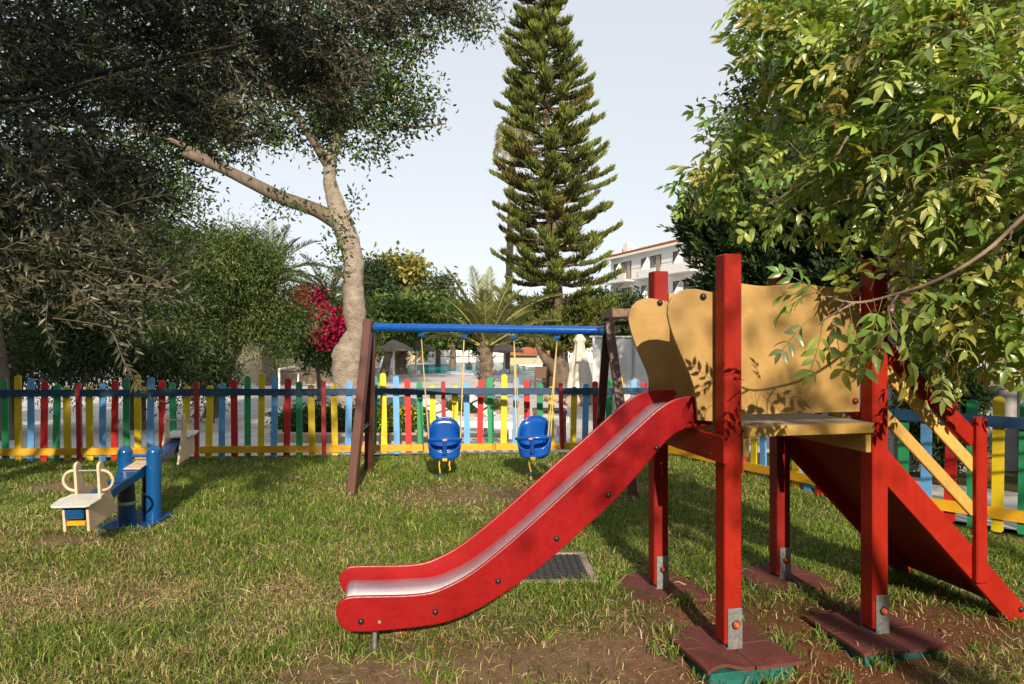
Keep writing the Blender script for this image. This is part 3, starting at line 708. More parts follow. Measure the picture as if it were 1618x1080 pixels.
# rubber mats and footings
FOOT = [((0, 0), .055, 'near left'), ((TS, 0), .085, 'near right'), ((0, TS), .02, 'far left'), ((TS, TS), .02, 'far right')]
names = ['nearest slide-side post', 'ramp-side front post', 'rear slide-side post', 'rear ramp-side post']
for ((x, y), hgt, w), nm in zip(FOOT, names):
    c = tow(x, y); a = TA + random.uniform(-.06, .06)
    ft = thing('concrete_footing', 'green painted concrete footing under the %s' % nm, 'footing', (c.x, c.y, -.012), a, 'footings under the tower posts')
    mb = MB(); bm = bmesh.new(); bmesh.ops.create_cube(bm, size=1); bmesh.ops.subdivide_edges(bm, edges=bm.edges[:], cuts=3, use_grid_fill=True)
    for v_ in bm.verts:
        v_.co = Vector((v_.co.x * .42, v_.co.y * .40, (v_.co.z - .5) * .14 - .004)); v_.co += Vector([random.uniform(-.008, .008) * (1 if v_.co.z < -.02 else .2) for _ in range(3)]); v_.co.z = min(v_.co.z, -.003)
    bm.verts.index_update(); mb.add([v_.co.copy() for v_ in bm.verts], [[q.index for q in f.verts] for f in bm.faces]); bm.free()
    obj('concrete_block', mb, GREENC, ft, bevel=.006)
    mt = thing('rubber_mat', 'curling dark red rubber mat around the foot of the %s' % nm, 'mat', (c.x, c.y, -.008), a, 'rubber mats under the tower posts')
    n = 8; hs_ = .225
    for qi, (ox, oy) in enumerate(((-1, -1), (1, -1), (-1, 1), (1, 1))):
        vs_, fs_ = [], []; lift = random.uniform(.012, .040) if hgt > .04 else random.uniform(.004, .018); gap = .003
        shx = random.uniform(-.004, .004)
        for layer in (0, 1):
            for i in range(n + 1):
                for j in range(n + 1):
                    u, v2 = i / n, j / n
                    px_ = ox * (gap + u * (hs_ + .01 - gap)); py_ = oy * (gap + v2 * (hs_ - gap)) + shx
                    r = max(u, v2)
                    zz = lift * math.sin(u * 3.0 + qi) * u * v2 - .010 * max(0, r - .8) * 5 * (qi % 2) + .004 * math.sin(7 * u + 3 * v2 + qi)
                    hole = (abs(px_) < .05 and abs(py_) < .058)
                    vs_.append((px_, py_, max(zz, 0) + (.016 if layer else 0.0)))
        K = (n + 1) ** 2; flip = (ox * oy) < 0
        for i in range(n):
            for j in range(n):
                q = [i * (n + 1) + j, (i + 1) * (n + 1) + j, (i + 1) * (n + 1) + j + 1, i * (n + 1) + j + 1]
                up = [K + z for z in q]
                fs_ += [tuple(up if not flip else up[::-1]), tuple(q[::-1] if not flip else q)]
        rimi = [(i, 0) for i in range(n)] + [(n, j) for j in range(n)] + [(i, n) for i in range(n, 0, -1)] + [(0, j) for j in range(n, 0, -1)]
        ids = [i * (n + 1) + j for i, j in rimi]
        for k in range(len(ids)):
            p_, q_ = ids[k], ids[(k + 1) % len(ids)]; f = (p_, q_, K + q_, K + p_); fs_.append(f if not flip else f[::-1])
        mb = MB(); mb.add(vs_, fs_); obj('rubber_tile', mb, RUBBER, mt)

# ------------------------------------------------------------------ drain cover
dc = thing('drain_cover', 'black gridded plastic drain cover set in a concrete frame behind the slide', 'drain cover', (.245, 4.33, 0), .05)
CONC = rough_mat('pale_concrete', (.20, .16, .12), (.36, .30, .24), 12, .9, .5, .006)
mb = MB()
for (cx, cy, sx, sy) in ((0, -.262, .52, .045), (0, .262, .52, .045), (-.235, 0, .05, .48), (.235, 0, .05, .48)): mb.box((cx, cy, .006), (sx, sy, .05), None, .006)
obj('concrete_frame', mb, CONC, dc)
mb = MB(); mb.box((0, 0, .012), (.418, .478, .03), None, .003); pl_ = obj('plate', mb, BLACK, dc)
for i in range(9):
    mb = MB(); mb.box((-.18 + i * .045, 0, .030), (.012, .46, .006)); obj('rib', mb, BLACK, pl_)
for i in range(10):
    mb = MB(); mb.box((0, -.205 + i * .0455, .0295), (.40, .010, .005)); obj('rib', mb, BLACK, pl_)

# ------------------------------------------------------------------ swing frame and swings
sf = thing('swing_frame', 'brown wooden A-frame swing stand with a blue steel crossbar', 'swing frame', (-.2, 6.9, 0))
LA, RA = P(584, 512, 7.03), P(961, 516, 6.80)
LF, LR = Vector((-1.53, 6.50, -.04)), Vector((-1.575, 7.52, -.02)); RF, RR = Vector((1.12, 6.24, -.04)), Vector((.90, 7.30, -.02))
beam_a, beam_b = P(590, 516.5, 7.03), P(957, 522, 6.80)
bd = (beam_b - beam_a).normalized()
for (apex, f, r, s_) in ((LA, LF, LR, -1), (RA, RF, RR, 1)):
    for (foot, up) in ((f, 1), (r, 0)):
        topp = Vector((apex.x, apex.y - (.04 if up else -.06), apex.z + (.045 if up else -.02))) - bd * (0 if s_ < 0 else 0)
        mb = MB(); mb.bar(foot, topp, .085, .085, bd, .006); lg = obj('leg', mb, BROWNWOOD, sf, True)
        if up:
            mb = MB(); c_ = topp + bd * s_ * .043 + Vector((0, .0, -.045)); mb.lathe([(.052, 0), (.052, .006), (.045, .010)], c_, 14, bd * s_); obj('end_cap', mb, F_RED if s_ > 0 else SHADED_RED, lg, True, smooth=50)
    pa, pb = f.lerp(apex, .36), r.lerp(apex, .36)
    mb = MB(); mb.tube([pa + bd * -s_ * .0, pb], .014, 8); mb.tube([pa + Vector((0, 0, .022)), pb + Vector((0, 0, .022))], .006, 6); obj('cross_brace', mb, BLUE_PL if 0 else BLUE, sf, True, smooth=50)
mb = MB(); mb.tube([beam_a - bd * .03, beam_a + bd * .05, beam_b - bd * .05, beam_b + bd * .03], [.042, .042, .042, .042], 18); cbm = obj('crossbar', mb, BLUE_PL, sf, True, smooth=50)
mb = MB(); mb.tube([beam_a + bd * .012, beam_a + bd * .045], .052, 18); mb.tube([beam_b - bd * .045, beam_b - bd * .012], .052, 18); obj('socket', mb, BLUE, sf, True, smooth=50)
hang = {}
for px in (668, 736, 815, 882):
    f = (px - 590) / (957 - 590); c_ = beam_a.lerp(beam_b, f); hang[px] = c_ + Vector((0, 0, -.115))
    mb = MB()
    for dx_ in (-.028, .028): mb.tube([c_ + bd * dx_ + Vector((0, .0, .05)), c_ + bd * dx_ + Vector((0, 0, -.075))], .006, 6)
    mb.box(c_ + Vector((0, 0, -.075)), (.062, .03, .03), None, .004); mb.tube([c_ + Vector((0, 0, -.09)), c_ + Vector((0, 0, -.12))], .007, 6)
    obj('hanger', mb, BLUE, sf, True)
def swing_seat(pxl, pxr, cx, cy, Yd, rz, roll, label):
    """high-backed toddler bucket: shell, T-bar, ropes. Local y- is the front"""
    c = P(cx, cy, Yd); root = thing('toddler_swing', label, 'swing', (c.x, c.y, c.z), rz, 'toddler swings')
    Rr = Matrix.Rotation(roll, 3, 'Y')
    W2, D2 = .158, .135
    def rimh(a):                     # a = 0 at the back
        t = (1 + math.cos(a)) / 2; return .075 + .12 * min(1, t * 2.2) + .20 * max(0, (t - .45) / .55) ** .8
    seg, lv = 36, 10; vs_, fs_ = [], []
    for i in range(lv + 1):
        f = i / lv
        for k in range(seg):
            a = 2 * math.pi * k / seg; H = rimh(a)
            r = min(1, (f * 2.4)) ** .55 if f < .4167 else 1.0
            z = H * max(0, (f - .18) / .82) ** 1.25
            flare = .86 + .14 * min(1, z / .12) - .10 * max(0, z - .22) / .15
            ex = 1 / (abs(math.sin(a)) ** 3.2 + abs(math.cos(a)) ** 3.2) ** (1 / 3.2)
            vs_.append(Rr @ Vector((math.sin(a) * W2 * r * ex * flare, math.cos(a) * D2 * r * ex * (.9 + .35 * z * (math.cos(a) > 0)), z)))
    for i in range(lv):
        for k in range(seg):
            fs_.append((i * seg + k, i * seg + (k + 1) % seg, (i + 1) * seg + (k + 1) % seg, (i + 1) * seg + k))
    fs_.append(tuple(range(seg))[::-1])
    mb = MB(); mb.add(vs_, fs_); sh = obj('bucket', mb, BLUE_PL, root, smooth=80)
    md = sh.modifiers.new('thickness', 'SOLIDIFY'); md.thickness = .012; md.offset = 0
    rim_p = [vs_[lv * seg + k] for k in range(seg)]; mb = MB(); mb.tube(rim_p + [rim_p[0]], .011, 8, False); obj('rim', mb, BLUE_PL, sh, smooth=80)
    bar = [Rr @ Vector((x, -.150 + 1.6 * (x / .168) ** 2 * .045, .205 + .006 * math.cos(x * 12))) for x in np.linspace(-.168, .168, 13)]
    mb = MB(); mb.tube(bar, [.014] + [.021] * 11 + [.014], 10)
    tb = obj('safety_bar', mb, BLUE_PL, root, smooth=60)
    mb = MB(); mb.tube([Rr @ Vector((0, -.145, .195)), Rr @ Vector((0, -.142, .14)), Rr @ Vector((0, -.132, .06))], [.022, .020, .026], 10); obj('crotch_post', mb, BLUE_PL, root, smooth=60)
    mb = MB(); e = [(.024 * math.cos(a), .010 * math.sin(a)) for a in np.linspace(0, 2 * math.pi, 16)[:-1]]; cc = Rr @ Vector((0, -.174, .208)); mb.prism(e, cc, Rr @ Vector((1, 0, 0)), Vector((0, 0, 1)), .003)
    LOGO = paint('pale_pink_badge', (.62, .30, .30), .4, (1, 1, 1), .5, (.5, .05, .05), .02); obj('badge', mb, LOGO, tb)
    mb = MB(); mb.box(Rr @ Vector((0, -.128, .008)), (.052, .03, .030), None, .006); obj('buckle', mb, STRAP, root)
    for dx_ in (-.05, .05):
        mb = MB(); L = .15 if dx_ < 0 else .05 + .06 * (roll > .05); pts = [Rr @ Vector((dx_, -.06, -.005)), Rr @ Vector((dx_ - .004, -.065, -.06)), Rr @ Vector((dx_ + .006, -.06, -.06 - L * .5)), Rr @ Vector((dx_, -.06, -.06 - L))]
        for i in range(3): mb.bar(pts[i], pts[i + 1], .013, .003, (0, 1, 0))
        s_ = obj('strap', mb, STRAP, root)
        if dx_ < 0: mb = MB(); mb.box(pts[2] + Vector((0, 0, -.02)), (.018, .012, .045), None, .003); obj('strap_clip', mb, BLUE_PL, s_)
    Minv = ROOT_M[root]
    for px, sx in ((pxl, -1), (pxr, 1)):
        hp_ = Minv @ hang[px]
        for yy, zz in ((-.10, .205), (.07, .19)):
            q = Rr @ Vector((sx * .156, yy, zz)); mb = MB(); n = 7
            mb.tube([q.lerp(hp_, i / n) + Vector((0, 0, -.012 * math.sin(math.pi * i / n))) for i in range(n + 1)], .0058, 6); obj('rope', mb, ROPE, root, smooth=60)
swing_seat(668, 736, 702.5, 724, 6.86, math.radians(6), .0, 'left blue toddler bucket swing on yellow ropes, hanging straight')
swing_seat(815, 882, 846.0, 722, 6.80, math.radians(-12), -.07, 'right blue toddler bucket swing on yellow ropes, turned slightly askew')

# ------------------------------------------------------------------ seesaw
ss = thing('seesaw', 'small blue spring seesaw with cream side boards on the left lawn', 'seesaw', (-3.01, 5.5, 0))
C0 = Vector((0, 0, 0)); E = Vector((-.085, .996, 0)).normalized(); SD = Vector((E.y, -E.x, 0)); UP = Vector((0, 0, 1))
tilt = math.radians(7); BX = (E * math.cos(tilt) + UP * math.sin(tilt)); BU = SD.cross(BX).normalized()
if BU.z < 0: BU = -BU
pv = Vector((0, 0, .415))
mb = MB(); mb.prism([(-.20, -.27), (.19, -.27), (.19, .26), (-.20, .26)], (0, 0, .004), SD, E, .02)
base = obj('base_plate', mb, BLUE, ss, bevel=.004)
# four-leg stand: two domed posts in the middle, spring tubes fore and aft
cr = Vector((1, .05, 0)).normalized()
for s_ in (-1, 1):
    c_ = cr * s_ * .113 + E * .02
    mb = MB(); r = .056; mb.lathe([(r, .02), (r, .555)] + [(r * math.cos(a), .555 + r * math.sin(a)) for a in np.linspace(.2, 1.45, 6)], c_, 20); po = obj('domed_post', mb, BLUE, ss, smooth=50)
mb = MB(); mb.tube([cr * -.07 + UP * .53 + E * .02, cr * .07 + UP * .53 + E * .02], .013, 8); obj('tie_rod', mb, BLUE, ss, smooth=50)
DRUB = paint('black_rubber', (.022, .020, .019), .55, (1, 1, 1), .4, (.09, .08, .07), .2)
for c_ in (E * -.17 - cr * .012, E * .18 + cr * .012):
    mb = MB(); mb.lathe([(.062, .02), (.062, .19), (.064, .195)], c_, 18); tu = obj('spring_tube', mb, BLUE, ss, smooth=50)
    mb = MB(); mb.lathe([(.058, .195), (.061, .23), (.056, .27), (.058, .31), (.053, .34)], c_, 18); obj('rubber_sleeve', mb, DRUB, tu, smooth=60)
    mb = MB(); mb.lathe([(.066, .185), (.067, .20), (.064, .208)], c_, 18); obj('clamp_ring', mb, GALV, tu, smooth=50)
HL = .95
mb = MB(); mb.bar(pv - BX * HL, pv + BX * HL, .125, .075, BU, .008); bmn = obj('beam', mb, BLUE, ss)
mb = MB(); mb.bar(pv - BX * .11 + BU * .046, pv + BX * .19 + BU * .046, .13, .012, BU, .004); obj('foot_board', mb, CREAM, ss)
mb = MB(); mb.lathe([(.010, 0), (.008, .005)], pv + BX * .0 + BU * .053, 10, BU); obj('bolt', mb, GALV, ss)
for s_ in (-1, 1):
    o_ = pv + BX * s_ * (HL - .19)
    rnd = [(.005 + .036 * math.cos(a), .262 + .036 * math.sin(a)) for a in np.linspace(0, math.pi, 9)]
    poly = [(-.185, -.125), (.205, -.125), (.135, .02), (.070, .15)] + [(x + .012, y) for x, y in rnd] + [(-.018, .16), (-.022, .062), (-.185, .036)]
    poly = [(-s_ * 1 * p[0] if s_ > 0 else p[0], p[1]) for p in poly]
    for d in (-1, 1):
        mb = MB(); mb.prism(poly, o_ + SD * d * .076 - SD * .009 * d * (0), BX, BU, .018 * (1 if True else -1)); sb = obj('side_board', mb, CREAM, ss, bevel=.004)
        for bp in ((-.06 * (-s_), .0), (.09 * (-s_) * -1 if s_ > 0 else .09, -.06)):
            mb = MB(); mb.lathe([(.011, 0), (.008, .005)], o_ + SD * d * (.076 + (.001 if d > 0 else .001)) + BX * bp[0] + BU * bp[1], 10, SD * d); obj('bolt', mb, GALV, sb)
    hx = -.004 * s_; mb = MB(); mb.tube([o_ + SD * -.10 + BX * (.017 * -s_) + BU * .235, o_ + SD * .10 + BX * (.017 * -s_) + BU * .235], .007, 8); obj('handle_bar', mb, GALV, ss, smooth=50)
    if s_ < 0:
        for d in (-1, 1):
            pts = [o_ + SD * d * (.09 + .075 * math.sin(a)) + BX * .017 + BU * (.165 + .072 * math.cos(a)) for a in np.linspace(0, math.pi, 12)]
            mb = MB(); mb.tube(pts, .010, 8); obj('grip_ring', mb, CREAM, ss, smooth=60)
    seat = [(-.245, -.105), (-.225, -.125), (-.09, -.135), (-.05, -.115), (.0, -.11), (.0, .11), (-.05, .115), (-.09, .135), (-.225, .125), (-.245, .105)]
    seat = [(x if s_ < 0 else -x, y) for x, y in seat]
    mb = MB(); mb.prism(seat if s_ < 0 else seat[::-1], o_ + BU * .063, BX, BU.cross(BX), .014); se = obj('seat_board', mb, SEATW, ss, bevel=.004)
    mb = MB(); mb.bar(o_ - BX * -s_ * -.16 * 0 + BX * s_ * .10 + BU * -.075, o_ + BX * s_ * .17 + BU * -.075, .12, .03, BU, .004); obj('rubber_buffer', mb, F_ORA, ss)
# ------------------------------------------------------------------ buildings and pool furniture behind the fence
PLASTER = rough_mat('white_plaster', (.80, .78, .74), (.86, .84, .80), 1.2, .85, .15, .01)
GREYPL = rough_mat('grey_flaking_plaster', (.30, .295, .295), (.38, .37, .365), 3, .9, .4, .01, c3=(.42, .41, .40))
SAND = rough_mat('sand_render', (.46, .36, .24), (.56, .45, .31), 1.5, .9, .4, .02)
SANDST = rough_mat('sandstone', (.34, .25, .17), (.46, .36, .25), 3, .9, .7, .03)
TERRA = rough_mat('terracotta', (.36, .115, .050), (.46, .17, .075), 5, .8, .4, .01, c3=(.28, .12, .07))
TERRAD = rough_mat('old_terracotta', (.24, .10, .075), (.33, .14, .10), 8, .85, .5, .01, c3=(.20, .12, .10))
GLASS = paint('dark_window_glass', (.045, .042, .04), .08, (1, 1, 1), .0, (.05, .05, .05), .0)
CURT = paint('beige_curtain', (.36, .28, .20), .6, (1, 1, 10), .0, (.3, .2, .1), .1)
DARKW = rough_mat('dark_brown_timber', (.035, .022, .015), (.065, .042, .028), 6, .8, .5, .01)
THATCH = rough_mat('grey_thatch', (.19, .15, .115), (.30, .245, .19), 14, .95, .9, .04, (1, 1, 3), c3=(.38, .31, .24))
CANVAS = rough_mat('cream_canvas', (.56, .50, .42), (.63, .57, .49), 3, .85, .2, .01)

# hotel: facade from the far left corner towards the right
HL_, HR_ = Vector((11.6, 80, 0)), Vector((20.8, 56.2, 0)); hd = (HR_ - HL_).normalized(); hn = Vector((hd.y, -hd.x, 0))
if hn.y > 0: hn = -hn
hotel = thing('hotel', 'white four-storey hotel with balconies and an orange tiled roof, right of the conifer', 'building', (HL_.x, HL_.y, -.65), math.atan2(hd.y, hd.x))
# local x along the facade, local -y out of it (towards the camera side)
sgn = -1 if (Matrix.Rotation(math.atan2(hd.y, hd.x), 3, 'Z') @ Vector((0, -1, 0))).dot(hn) > 0 else 1
LEN = (HR_ - HL_).length; FH = 2.95; HZ = 11.9
mb = MB(); mb.box((LEN / 2, -sgn * 5.5, HZ / 2), (LEN, 11, HZ)); hw = obj('wall', mb, PLASTER, hotel)
mb = MB(); mb.box((LEN / 2, sgn * .25, HZ - .12), (LEN + .5, .6, .24)); obj('cornice', mb, PLASTER, hotel)
mb = MB(); e0 = sgn * .55; r0 = -sgn * 4.5
mb.add([(-.2, e0, HZ), (LEN + .2, e0, HZ), (LEN + .2, r0, HZ + 1.25), (-.2, r0, HZ + 1.25), (-.2, e0, HZ + .14), (LEN + .2, e0, HZ + .14), (LEN + .2, r0, HZ + 1.41), (-.2, r0, HZ + 1.41)],
       [(0, 1, 2, 3), (7, 6, 5, 4), (0, 4, 5, 1), (1, 5, 6, 2), (2, 6, 7, 3), (3, 7, 4, 0)]); rf = obj('roof', mb, TERRA, hotel)
n = int(LEN / .34)
for i in range(n):
    x = (i + .5) * LEN / n; mb = MB(); mb.tube([(x, e0 + sgn * .05, HZ + .16), (x, r0, HZ + 1.43)], .12, 6); obj('roof_tile_row', mb, TERRA, rf)
mb = MB(); mb.add([(-.3, sgn * .3, HZ), (-.3, -sgn * 6, HZ), (-.3, -sgn * 2.6, HZ + 1.9), (.1, sgn * .3, HZ), (.1, -sgn * 6, HZ), (.1, -sgn * 2.6, HZ + 1.9)], [(0, 1, 2), (5, 4, 3), (0, 3, 4, 1), (1, 4, 5, 2), (2, 5, 3, 0)]); obj('gable_wall', mb, PLASTER, hotel)
mb = MB(); mb.box((1.2, -sgn * 1.6, HZ + .9), (.9, .8, 1.5)); obj('chimney', mb, PLASTER, hotel)
x = .55; bay = 5.9; k = 0
while x + bay < LEN + 1:
    for fl in range(4):
        z = HZ - 2.95 - fl * FH
        for (wx, ww, wh, wz, cur_) in ((x + .9, 1.25, 1.75, .35, 0), (x + 3.0, 1.9, 2.1, .05, 1)):
            mb = MB(); mb.box((wx, sgn * .005, z + wz + wh / 2), (ww, .05, wh)); wi = obj('window', mb, GLASS, hotel)
            mb = MB()
            for (cx, cz, sx, sz) in ((0, wh / 2, ww + .1, .07), (0, -wh / 2, ww + .1, .07), (-ww / 2, 0, .07, wh), (ww / 2, 0, .07, wh), (0, 0, .05, wh)): mb.box((wx + cx, sgn * .035, z + wz + wh / 2 + cz), (sx, .05, sz))
            obj('frame', mb, DARKW, wi)
            mb = MB(); mb.box((wx + ww * .22, sgn * .033, z + wz + wh / 2), (ww * .46, .012, wh * .97)); obj('curtain', mb, CURT, wi)
        mb = MB(); mb.box((x + 2.2, sgn * .62, z - .08), (5.0, 1.2, .18)); ba = obj('balcony', mb, PLASTER, hotel)
        mb = MB(); mb.box((x + 2.2 + (.0 if k % 2 == 0 else .8), sgn * 1.15, z + .33), (5.0 if k % 2 == 0 else 3.2, .12, .75)); obj('parapet', mb, PLASTER, ba)
        mb = MB(); mb.tube([(x - .3, sgn * 1.15, z + .98), (x + 4.7, sgn * 1.15, z + .98)], .03, 6)
        for q in range(11): mb.tube([(x - .3 + q * .5, sgn * 1.15, z + .0), (x - .3 + q * .5, sgn * 1.15, z + .98)], .014, 5)
        obj('railing', mb, GALV, ba)
        mb = MB(); mb.prism([(0, 0), (1.15, 0), (1.0, .9), (.12, 2.3), (0, 2.3)], (x + 1.85, 0, z), (0, sgn, 0), (0, 0, 1), .12); obj('divider_wall', mb, PLASTER, ba)
    x += bay; k += 1

# shed on the right with a low tiled roof
sh = thing('shed', 'grey plastered shed with a low old-tiled roof behind the right fence section', 'shed', (5.2, 7.6, 0))
mb = MB(); mb.box((5.75, 8.65, .80), (2.95, 2.0, 1.66)); obj('wall', mb, GREYPL, sh, True)
mb = MB(); mb.box((6.02, 7.640, .78), (.62, .03, 1.52)); mb2 = mb; dr_ = obj('doorway', mb2, DARKW, sh, True)
mb = MB(); mb.box((5.69, 7.63, .78), (.05, .05, 1.56)); mb.box((6.35, 7.63, .78), (.05, .05, 1.56)); obj('door_frame', mb, GREYPL, dr_, True)
mb = MB(); mb.bar((5.6, 7.15, 1.66), (5.6, 9.6, 2.10), 3.7, .05, (0, 0, 1)); rfs = obj('roof', mb, DARKW, sh, True)
slope = Vector((0, 2.45, .44)).normalized(); upn = Vector((0, -slope.z, slope.y))
tile_me = None
for r_ in range(6):
    for c_ in range(20):
        if tile_me is None:
            mb = MB(); pts = [(.078 * math.cos(a), .045 * math.sin(a)) for a in np.linspace(0, math.pi, 7)]
            vs_ = []
            for yy, kx in ((0, 1.0), (.42, .86)):
                for q in pts: vs_.append((q[0] * kx, yy, q[1] * kx))
                for q in pts[::-1]: vs_.append((q[0] * kx * .82, yy, q[1] * kx * .82 - .001))
            kk = 14; mb.add(vs_, [(i, (i + 1) % kk, kk + (i + 1) % kk, kk + i) for i in range(kk)] + [tuple(range(kk))[::-1], tuple(range(kk, 2 * kk))])
            o = obj('roof_tile', mb, TERRAD, rfs); tile_me = o.data
        else:
            o = bpy.data.objects.new('roof_tile', tile_me); COL.objects.link(o); o.parent = rfs
        w_ = Vector((3.86 + c_ * .178, 7.08, 1.66)) + slope * (r_ * .38) + upn * (.028 + .012)
        o.location = ROOT_M[sh] @ w_; o.rotation_euler = (math.asin(slope.z) - .02, 0, random.uniform(-.02, .02))
mb = MB(); mb.tube([(3.7, 7.30, 1.79), (7.4, 7.30, 1.79)], .012, 6); obj('roof_cable', mb, GALV, sh, True)
# terracotta pot and plant base near the shed
pt = thing('flower_pot', 'round terracotta pot on the paving in front of the grey shed', 'pot', (4.92, 7.15, .012))
mb = MB(); mb.lathe([(.10, 0), (.15, .20), (.165, .20), (.168, .25), (.150, .25), (.140, .22)], (0, 0, 0), 18); obj('body', mb, TERRA, pt, smooth=40)
mb = MB(); mb.lathe([(.140, .20), (.05, .215)], (0, 0, 0), 14); obj('soil', mb, MATS['soil'] if False else DARKW, pt)

# round sand wall, rock wall and goal left of the ficus
dw = thing('round_wall', 'curved sand-coloured block wall beside the white goal frame', 'wall', tuple(G(455, 604)))
c_ = G(452, 607); R_ = 1.35 * c_.y / 22
for zz, h, rr in ((0, .62, R_), (.64, .55, R_ * 1.01)):
    mb = MB(); mb.lathe([(rr, zz), (rr, zz + h)], c_ + Vector((0, R_, 0)), 40); obj('block_course', mb, SANDST, dw, True, smooth=50, bevel=.02)
cw = G(400, 605)
rw = thing('garden_wall', 'tall smooth sand-rendered wall with bulging edges under the dark trees', 'wall', tuple(cw))
poly = []
for px, py in ((372, 607), (428, 607), (432, 590), (421, 570), (420, 548), (400, 542), (380, 540), (368, 548), (374, 575)): q = P(px, py, cw.y); poly.append((q.x, q.z))
mb = MB(); mb.prism(dense(poly + [poly[0]], 40)[:-1], (0, cw.y + .5, 0), (1, 0, 0), (0, 0, 1), .6); obj('render', mb, SAND, rw, True, bevel=.05)
g0, g1 = G(441, 622), G(471, 613)
go = thing('goal_frame', 'small white goal frame standing on the paving by the round wall', 'goal', tuple(g0))
ht = P(441, 583, g0.y).z
mb = MB(); mb.tube([g0, Vector((g0.x, g0.y, ht))], .045, 8); obj('goal_post', mb, WHITE, go, True)
mb = MB(); mb.tube([g1, Vector((g1.x, g1.y, ht))], .045, 8); obj('goal_post', mb, WHITE, go, True)
mb = MB(); mb.tube([Vector((g0.x, g0.y, ht)), Vector((g1.x, g1.y, ht))], .045, 8); obj('goal_crossbar', mb, WHITE, go, True)

# planter beds behind the fence
def bed(label, pts, h):
    pts = [Vector(p) for p in gp(pts)]; cx = sum((p.x for p in pts)) / len(pts); cy = sum((p.y for p in pts)) / len(pts)
    root = thing('planter_bed', label, 'planter', (cx, cy, terr(cy)))
    n_ = 0
    for i in range(len(pts)):
        a, b = pts[i], pts[(i + 1) % len(pts)]; L = (b - a).length; m_ = max(1, int(L / .42))
        for j in range(m_):
            p, q = a.lerp(b, j / m_), a.lerp(b, (j + 1) / m_); d_ = (q - p).normalized() * .006; p, q = p + d_, q - d_
            mb = MB(); mb.bar((p.x, p.y, terr(p.y) + h / 2), (q.x, q.y, terr(q.y) + h / 2 + random.uniform(-.006, .006)), .16, h, bev=.012); obj('edging_stone', mb, SANDST, root, True)
    mb = MB(); k_ = len(pts); mb.add([(p.x, p.y, terr(p.y) + h * .75) for p in pts], [tuple(range(k_))]); obj('soil', mb, DARKW, root, True)
    return root, pts
bedL = bed('stone-edged planter with a low hedge behind the fence at the left swing leg', [(438, 699), (440, 681), (500, 674), (575, 676), (650, 682), (668, 700), (560, 701)], .16)
bedP = bed('small planted island around the date palm trunk behind the fence', [(705, 652), (725, 640), (770, 637), (790, 645), (785, 655), (745, 660)], .10)

# parasols, umbrellas, screen
def thatch_umbrella(px, py_top, py_base, label, tilt=0, wpx=None):
    g = G(px, py_base); H = P(px, py_top, g.y).z - g.z; root = thing('thatched_parasol', label, 'parasol', tuple(g), random.random() * 6, 'thatched parasols by the pool')
    mb = MB(); mb.tube([(0, 0, 0), (0, 0, H - .1)], .055, 8); obj('pole', mb, WHITE, root)
    mb = MB(); mb.lathe([(.30, 0), (.30, .28), (.10, .30)], (0, 0, 0), 12); obj('foot', mb, WHITE, root)
    R_ = (wpx / 2 / FPX * g.y) if wpx else 1.45
    vs_, fs_ = [], []; seg = 20
    prof = [(.04, H), (.3, H - .13), (R_ * .55, H - .30), (R_, H - .52), (R_ * 1.02, H - .64), (R_ * .93, H - .58), (.2, H - .22)]
    mb = MB(); mb.lathe(prof, (0, 0, 0), seg)
    for v_ in mb.v:
        r_ = math.hypot(v_.x, v_.y)
        if r_ > .5: v_.x *= 1 + random.uniform(-.05, .05); v_.y *= 1 + random.uniform(-.05, .05); v_.z += random.uniform(-.07, .05)
    obj('thatch_roof', mb, THATCH, root)
for a in ((622, 536, 600, 'thatched parasol on a white pole left of the far palm trunk', 0, 62), (657, 536, 592, 'thatched parasol on a white pole right of the far palm trunk', 0, 58), (882 - 85, 541, 590, 'thatched parasol seen between the date palm and the tiled bar', 0, 62),
          (487, 545, 603, 'thatched parasol in front of the magenta bougainvillea', 0, 36), (741, 540, 580, 'distant thatched parasol directly behind the left swing rope', 0, 36), (590, 541, 590, 'thatched parasol half hidden behind the swing frame leg', 0, 60)):
    thatch_umbrella(*a)
g = G(916, 640); cp = thing('closed_parasol', 'closed cream canvas parasol right of the conifer trunk', 'parasol', tuple(g)); H = P(916, 526, g.y).z - g.z
mb = MB(); mb.tube([(0, 0, 0), (0, 0, H)], .03, 8); obj('pole', mb, WHITE, cp)
mb = MB(); mb.box((0, 0, .05), (.55, .55, .1), None, .02); obj('foot', mb, CONC, cp)
seg = 28; vs_, fs_ = [], []; prof = [(.05, H + .02), (.10, H - .06), (.22, H - .22), (.20, H - .26), (.15, H - .34), (.22, H - .8), (.34, H - 1.35), (.44, H - 1.95)]
for r_, z in prof:
    for q in range(seg):
        a = 2 * math.pi * q / seg; rr = r_ * (1 + (.20 * math.cos(a * 7 + z * 1.3) + .07 * math.sin(a * 3)) * min(1, (H + .05 - z) * 1.2)); vs_.append((rr * math.cos(a), rr * math.sin(a), z))
for i in range(len(prof) - 1):
    for q in range(seg): fs_.append((i * seg + q, i * seg + (q + 1) % seg, (i + 1) * seg + (q + 1) % seg, (i + 1) * seg + q))
mb = MB(); mb.add(vs_, fs_); obj('folded_canopy', mb, CANVAS, cp, smooth=70)
